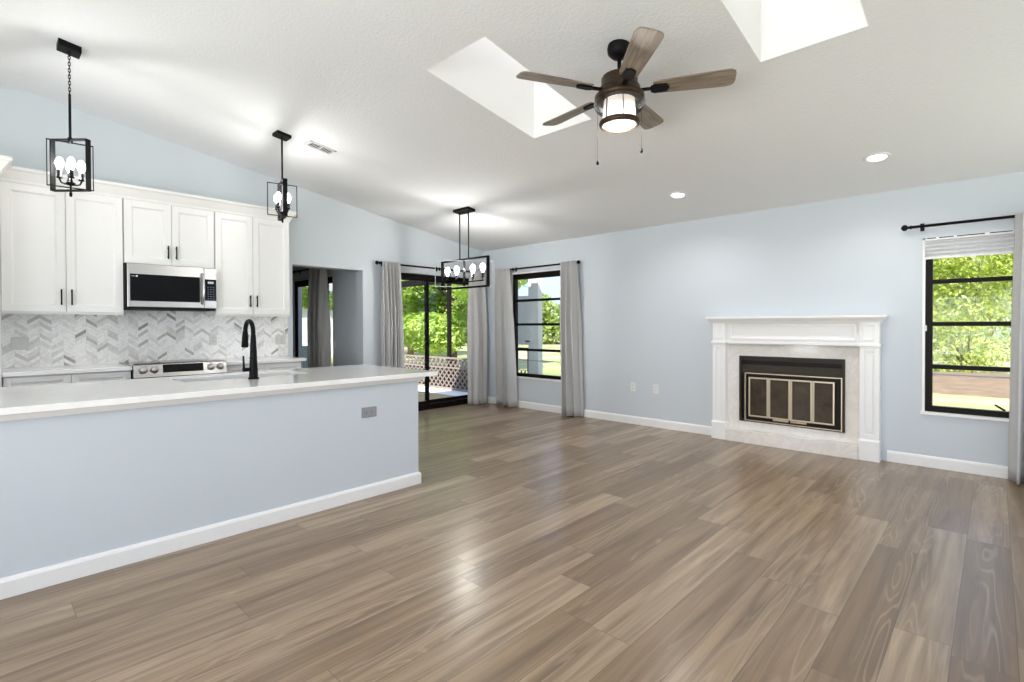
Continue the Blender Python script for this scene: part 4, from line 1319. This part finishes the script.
def lattice():
    t = thing('lattice_railing', 'weathered brown diagonal lattice railing along the porch edge', 'railing', (-9.4, 6.9, -0.05))
    x0, x1, z0, z1 = -12.36, -6.7, 0.0, 0.60
    MB().box(x0, x1, 6.87, 6.93, z1, z1 + 0.035).build('top_rail', M['porchwood'], t)
    MB().box(x0, x1, 6.88, 6.92, z0 - 0.05, z0).build('bottom_rail', M['porchwood'], t)
    MB().box(x0, x1, 6.885, 6.915, 0.40, 0.43).build('middle_rail', M['porchwood'], t)
    H = z1 - z0
    for side, y in ((1, 6.893), (-1, 6.907)):
        mb = MB()
        st = 0.145
        n = int((x1 - x0 + H) / st)
        for k in range(n):
            a = x0 - H + k * st
            b = a + H
            pa, pb = max(a, x0), min(b, x1)
            if pb - pa < 0.03:
                continue
            za, zb = z0 + (pa - a), z0 + (pb - a)
            if side < 0:
                za, zb = z1 - (pa - a), z1 - (pb - a)
            mb.bar((pa, y, za), (pb, y, zb), 0.010, 0.026)
        mb.build('lattice', M['porchwood'], t)
lattice()
tag(MB().box(-12.3, -6.75, 7.25, 7.31, -0.22, 0.36).build('lattice_backing', M['darkback']), 'dark low backing board standing behind the lattice railing', 'garden edging')  # near-black backing makes the lower lattice gaps dark

def porch_door():
    t = thing('porch_door', 'grey porch screen door with a pet flap, seen through the corner window', 'door', (-6.2, 6.9, -0.05))
    x0, x1, y = -6.62, -6.02, 6.90
    sash(MB(), 'y', y - 0.025, y + 0.025, x0, x1, -0.05, 2.3, 0.09).build('frame', M['screendoor'], t)
    MB().box(x0 + 0.09, x1 - 0.09, y - 0.015, y + 0.015, 0.95, 1.75).box(x0 + 0.09, x1 - 0.09, y - 0.02, y + 0.02, 1.73, 1.84).build('panel', M['screendoor'], t)
    MB().tube([(x1 - 0.13, y - 0.05, 1.02), (x1 - 0.07, y - 0.05, 1.02)], 0.014, 10).bar((x1 - 0.07, y, 1.02), (x1 - 0.07, y - 0.05, 1.02), 0.02, 0.02).build('handle', M['black'], t)
    sash(MB(), 'y', y - 0.02, y + 0.02, x0 + 0.09, x1 - 0.09, 0.38, 0.90, 0.03).build('flap_frame', M['bronze'], t)
    mb = MB()
    for k in range(4):
        c = x0 + 0.13 + 0.05 + k * 0.09
        pts = [(c + 0.04 * math.cos(a), y, 0.46 + 0.035 * math.sin(a)) for a in [2 * PI * i / 14 for i in range(15)]]
        mb.tube(pts, 0.007, 6, False)
    mb.build('scroll_guard', M['bronze'], t)
    MB().box(x1, x1 + 0.17, y - 0.06, y + 0.06, -0.05, 2.34).build('jamb_post', M['screendoor'], t)
porch_door()

def patio_chair():
    cx, cy = -9.35, 4.25
    t = thing('patio_chair', 'green-grey sling patio chair on the porch, glimpsed past the hall curtain', 'chair', (cx, cy, -0.05))
    K = M['rubber']
    MB().prism([(cx - 0.25, cy - 0.24, 0.36), (cx + 0.25, cy - 0.24, 0.40), (cx + 0.25, cy - 0.24, 0.42), (cx - 0.25, cy - 0.24, 0.38)], (0, 0.48, 0)).build('seat', M['sling'], t)
    MB().prism([(cx - 0.25, cy - 0.24, 0.38), (cx - 0.22, cy - 0.24, 0.37), (cx - 0.40, cy - 0.24, 0.92), (cx - 0.43, cy - 0.24, 0.91)], (0, 0.48, 0)).build('backrest', M['sling'], t)
    for s in (-1, 1):
        y = cy + s * 0.27
        MB().tube([(cx + 0.28, y, -0.05), (cx + 0.22, y, 0.40), (cx + 0.20, y, 0.60), (cx - 0.30, y, 0.62)], 0.014, 8).build('arm_frame', K, t)
        MB().tube([(cx - 0.42, y, 0.94), (cx - 0.24, y, 0.38), (cx - 0.30, y, -0.05)], 0.014, 8).build('leg', K, t)
patio_chair()

def leaf_cloud(clumps, n, size, seed, flat=0.0):
    """clumps: (x, y, z, rx, ry, rz); leaves lie in shells of the clumps"""
    rng = np.random.default_rng(seed)
    vol = np.array([c[3] * c[4] * c[5] for c in clumps]) ** 0.67
    cnt = rng.multinomial(n, vol / vol.sum())
    V = []
    for c, k in zip(clumps, cnt):
        d = rng.normal(size=(k, 3))
        d /= np.linalg.norm(d, axis=1, keepdims=True)
        r = rng.uniform(0.35, 1.0, (k, 1)) ** 0.5
        p = np.array(c[:3]) + d * r * np.array(c[3:6])
        a = rng.normal(size=(k, 3))
        a[:, 2] *= (1 - flat)
        a /= np.linalg.norm(a, axis=1, keepdims=True)
        b = np.cross(a, rng.normal(size=(k, 3)))
        b /= np.linalg.norm(b, axis=1, keepdims=True)
        s = size * rng.uniform(0.6, 1.3, (k, 1))
        V.append(np.stack([p - a * s, p - b * s * 0.42, p + a * s, p + b * s * 0.42], 1).reshape(-1, 3))
    V = np.concatenate(V)
    F = np.arange(len(V)).reshape(-1, 4)
    return V, F

def foliage_obj(name, m, parent, clumps, n, size, seed, flat=0.0):
    V, F = leaf_cloud(clumps, n, size, seed, flat)
    org = ORG[parent.name] if parent is not None else Vector((0, 0, 0))
    V = V - np.array(org)
    me = bpy.data.meshes.new(name)
    me.vertices.add(len(V)); me.vertices.foreach_set('co', V.ravel())
    me.loops.add(F.size); me.loops.foreach_set('vertex_index', F.ravel())
    me.polygons.add(len(F)); me.polygons.foreach_set('loop_start', np.arange(0, F.size, 4)); me.polygons.foreach_set('loop_total', np.full(len(F), 4))
    me.materials.append(m)
    me.update(calc_edges=True)
    o = bpy.data.objects.new(name, me)
    C.objects.link(o)
    o.parent = parent
    return o

def tree(label, x, y, h, r, n, size, seed, m, low=0.35, group='garden trees', lean=(0, 0)):
    t = thing('garden_tree', label, 'tree', (x, y, -0.2), group)
    rnd = random.Random(seed)
    tr = MB().tube([(x, y, -0.22), (x + 0.05, y, h * 0.25), (x + lean[0] * 0.5, y + lean[1] * 0.5, h * 0.5), (x + lean[0], y + lean[1], h * 0.8)], [0.16, 0.12, 0.09, 0.04], 10)
    clumps = []
    for k in range(26):
        a = rnd.uniform(0, 2 * PI)
        rr = r * rnd.uniform(0.25, 0.95)
        z = h * rnd.uniform(low, 0.95)
        p = (x + lean[0] + rr * math.cos(a), y + lean[1] + rr * math.sin(a), z)
        clumps.append((*p, r * rnd.uniform(0.28, 0.45), r * rnd.uniform(0.28, 0.45), r * rnd.uniform(0.14, 0.26)))
        zb = h * rnd.uniform(0.25, 0.5)
        tr.tube([(x + lean[0] * 0.4, y + lean[1] * 0.4, zb), ((x + p[0]) / 2, (y + p[1]) / 2, (zb + p[2]) / 2 + 0.1), p], [0.055, 0.04, 0.012], 7)
    tr.build('trunk', M['bark'], t)
    foliage_obj('foliage', m, t, clumps, n, size, seed, 0.3)

tree('large bright green tree filling the sliding door view', -13.4, 11.2, 5.2, 2.9, 52000, 0.085, 1, M['leaf'], 0.17)
tree('green tree standing behind the porch corner post', -20.5, 14.5, 5.6, 2.6, 20000, 0.12, 2, M['leaf'], 0.25)
tree('pale green tree at the far side of the lawn', -30.0, 22.0, 6.0, 3.0, 16000, 0.15, 3, M['leaf2'], 0.2)
tree('green tree beyond the hall sliding door', -16.6, 6.3, 4.6, 1.9, 20000, 0.09, 4, M['leaf'], 0.40)

def bush(label, x, y, r, h, n, size, seed, m, group):
    t = thing('garden_bush', label, 'bush', (x, y, -0.2), group)
    rnd = random.Random(seed)
    cl = [(x + rnd.uniform(-0.6, 0.6) * r, y + rnd.uniform(-0.5, 0.5) * r, -0.1 + h * rnd.uniform(0.10, 0.78), r * rnd.uniform(0.4, 0.6), r * rnd.uniform(0.4, 0.6), h * rnd.uniform(0.18, 0.28)) for _ in range(16)]
    st = MB()
    for k in range(6):
        c = cl[k]
        st.tube([(x + rnd.uniform(-0.1, 0.1), y, -0.22), ((x + c[0]) / 2, (y + c[1]) / 2, c[2] * 0.5), c[:3]], [0.03, 0.022, 0.008], 6)
    st.build('stem', M['bark'], t)
    foliage_obj('foliage', m, t, cl, n, size, seed)

# shrubs right outside the window past the fireplace
for k, (x, y, r, h, lab) in enumerate(((-7.4, 20.5, 2.6, 5.0, 'bright green shrub outside, hidden mostly by the wall above the mantel'),
                                       (-0.6, 20.6, 2.8, 5.4, 'bright green shrub filling the window past the fireplace'),
                                       (6.2, 20.5, 2.6, 5.0, 'bright green shrub outside, behind the curtain past the fireplace'),
                                       (-1.0, 27.5, 3.2, 8.0, 'tall green shrub rising behind the shrub outside the window past the fireplace'))):
    bush(lab, x, y, r, h, 42000 if k == 1 else 14000, 0.062, 20 + k, M['leaf3'], 'shrubs outside the fireplace wall')
o = MB().lathe([(0, 0.06), (0.8, 0.03), (1.5, -0.08), (2.0, -0.20)], (0, 0, 0), 40).build('mulch_bed', M['mulch'])
o.location = (0.3, 17.0, 0)
o.scale = (2.6, 1.35, 1.0)
o['kind'] = 'stuff'
tag(o, 'reddish brown mulch bed under the shrubs outside', 'mulch')
# row of pale bushes far across the lawn, seen through the corner window
for k in range(7):
    x = -45 + k * 4.6
    bush('pale green bush of the far row across the lawn, %s from the porch side' % ('first second third fourth fifth sixth seventh'.split()[k]), x, 27.5 + k * 1.1, 1.9, 3.9 + 0.35 * ((k * 5) % 3), 3200, 0.26, 40 + k, M['leaf2'], 'far bushes across the lawn')

def house():
    t = thing('neighbour_house', 'pale neighbouring house seen far beyond the hall sliding door', 'house', (-27, 11.5, -0.2))
    MB().box(-30, -25, 8, 16, -0.2, 2.9).build('wall', M['siding'], t)
    MB().prism([(-24.5, 7.5, 2.85), (-24.5, 16.5, 2.85), (-27.5, 16.5, 4.4), (-30.5, 16.5, 2.85), (-30.5, 7.5, 2.85), (-27.5, 7.5, 4.4)][:0] or [(-24.4, 7.5, 2.85), (-30.6, 7.5, 2.85), (-27.5, 7.5, 4.5)], (0, 9, 0)).build('roof', M['roofing'], t)
    for y in (9.2, 11.6, 14.0):
        f = sash(MB(), 'x', -25.0, -24.95, y, y + 1.1, 0.9, 2.2, 0.08).build('window', M['trim'], t)
        MB().box(-25.0, -24.97, y + 0.06, y + 1.04, 0.96, 2.14).build('pane', M['blackglass'], f)
house()
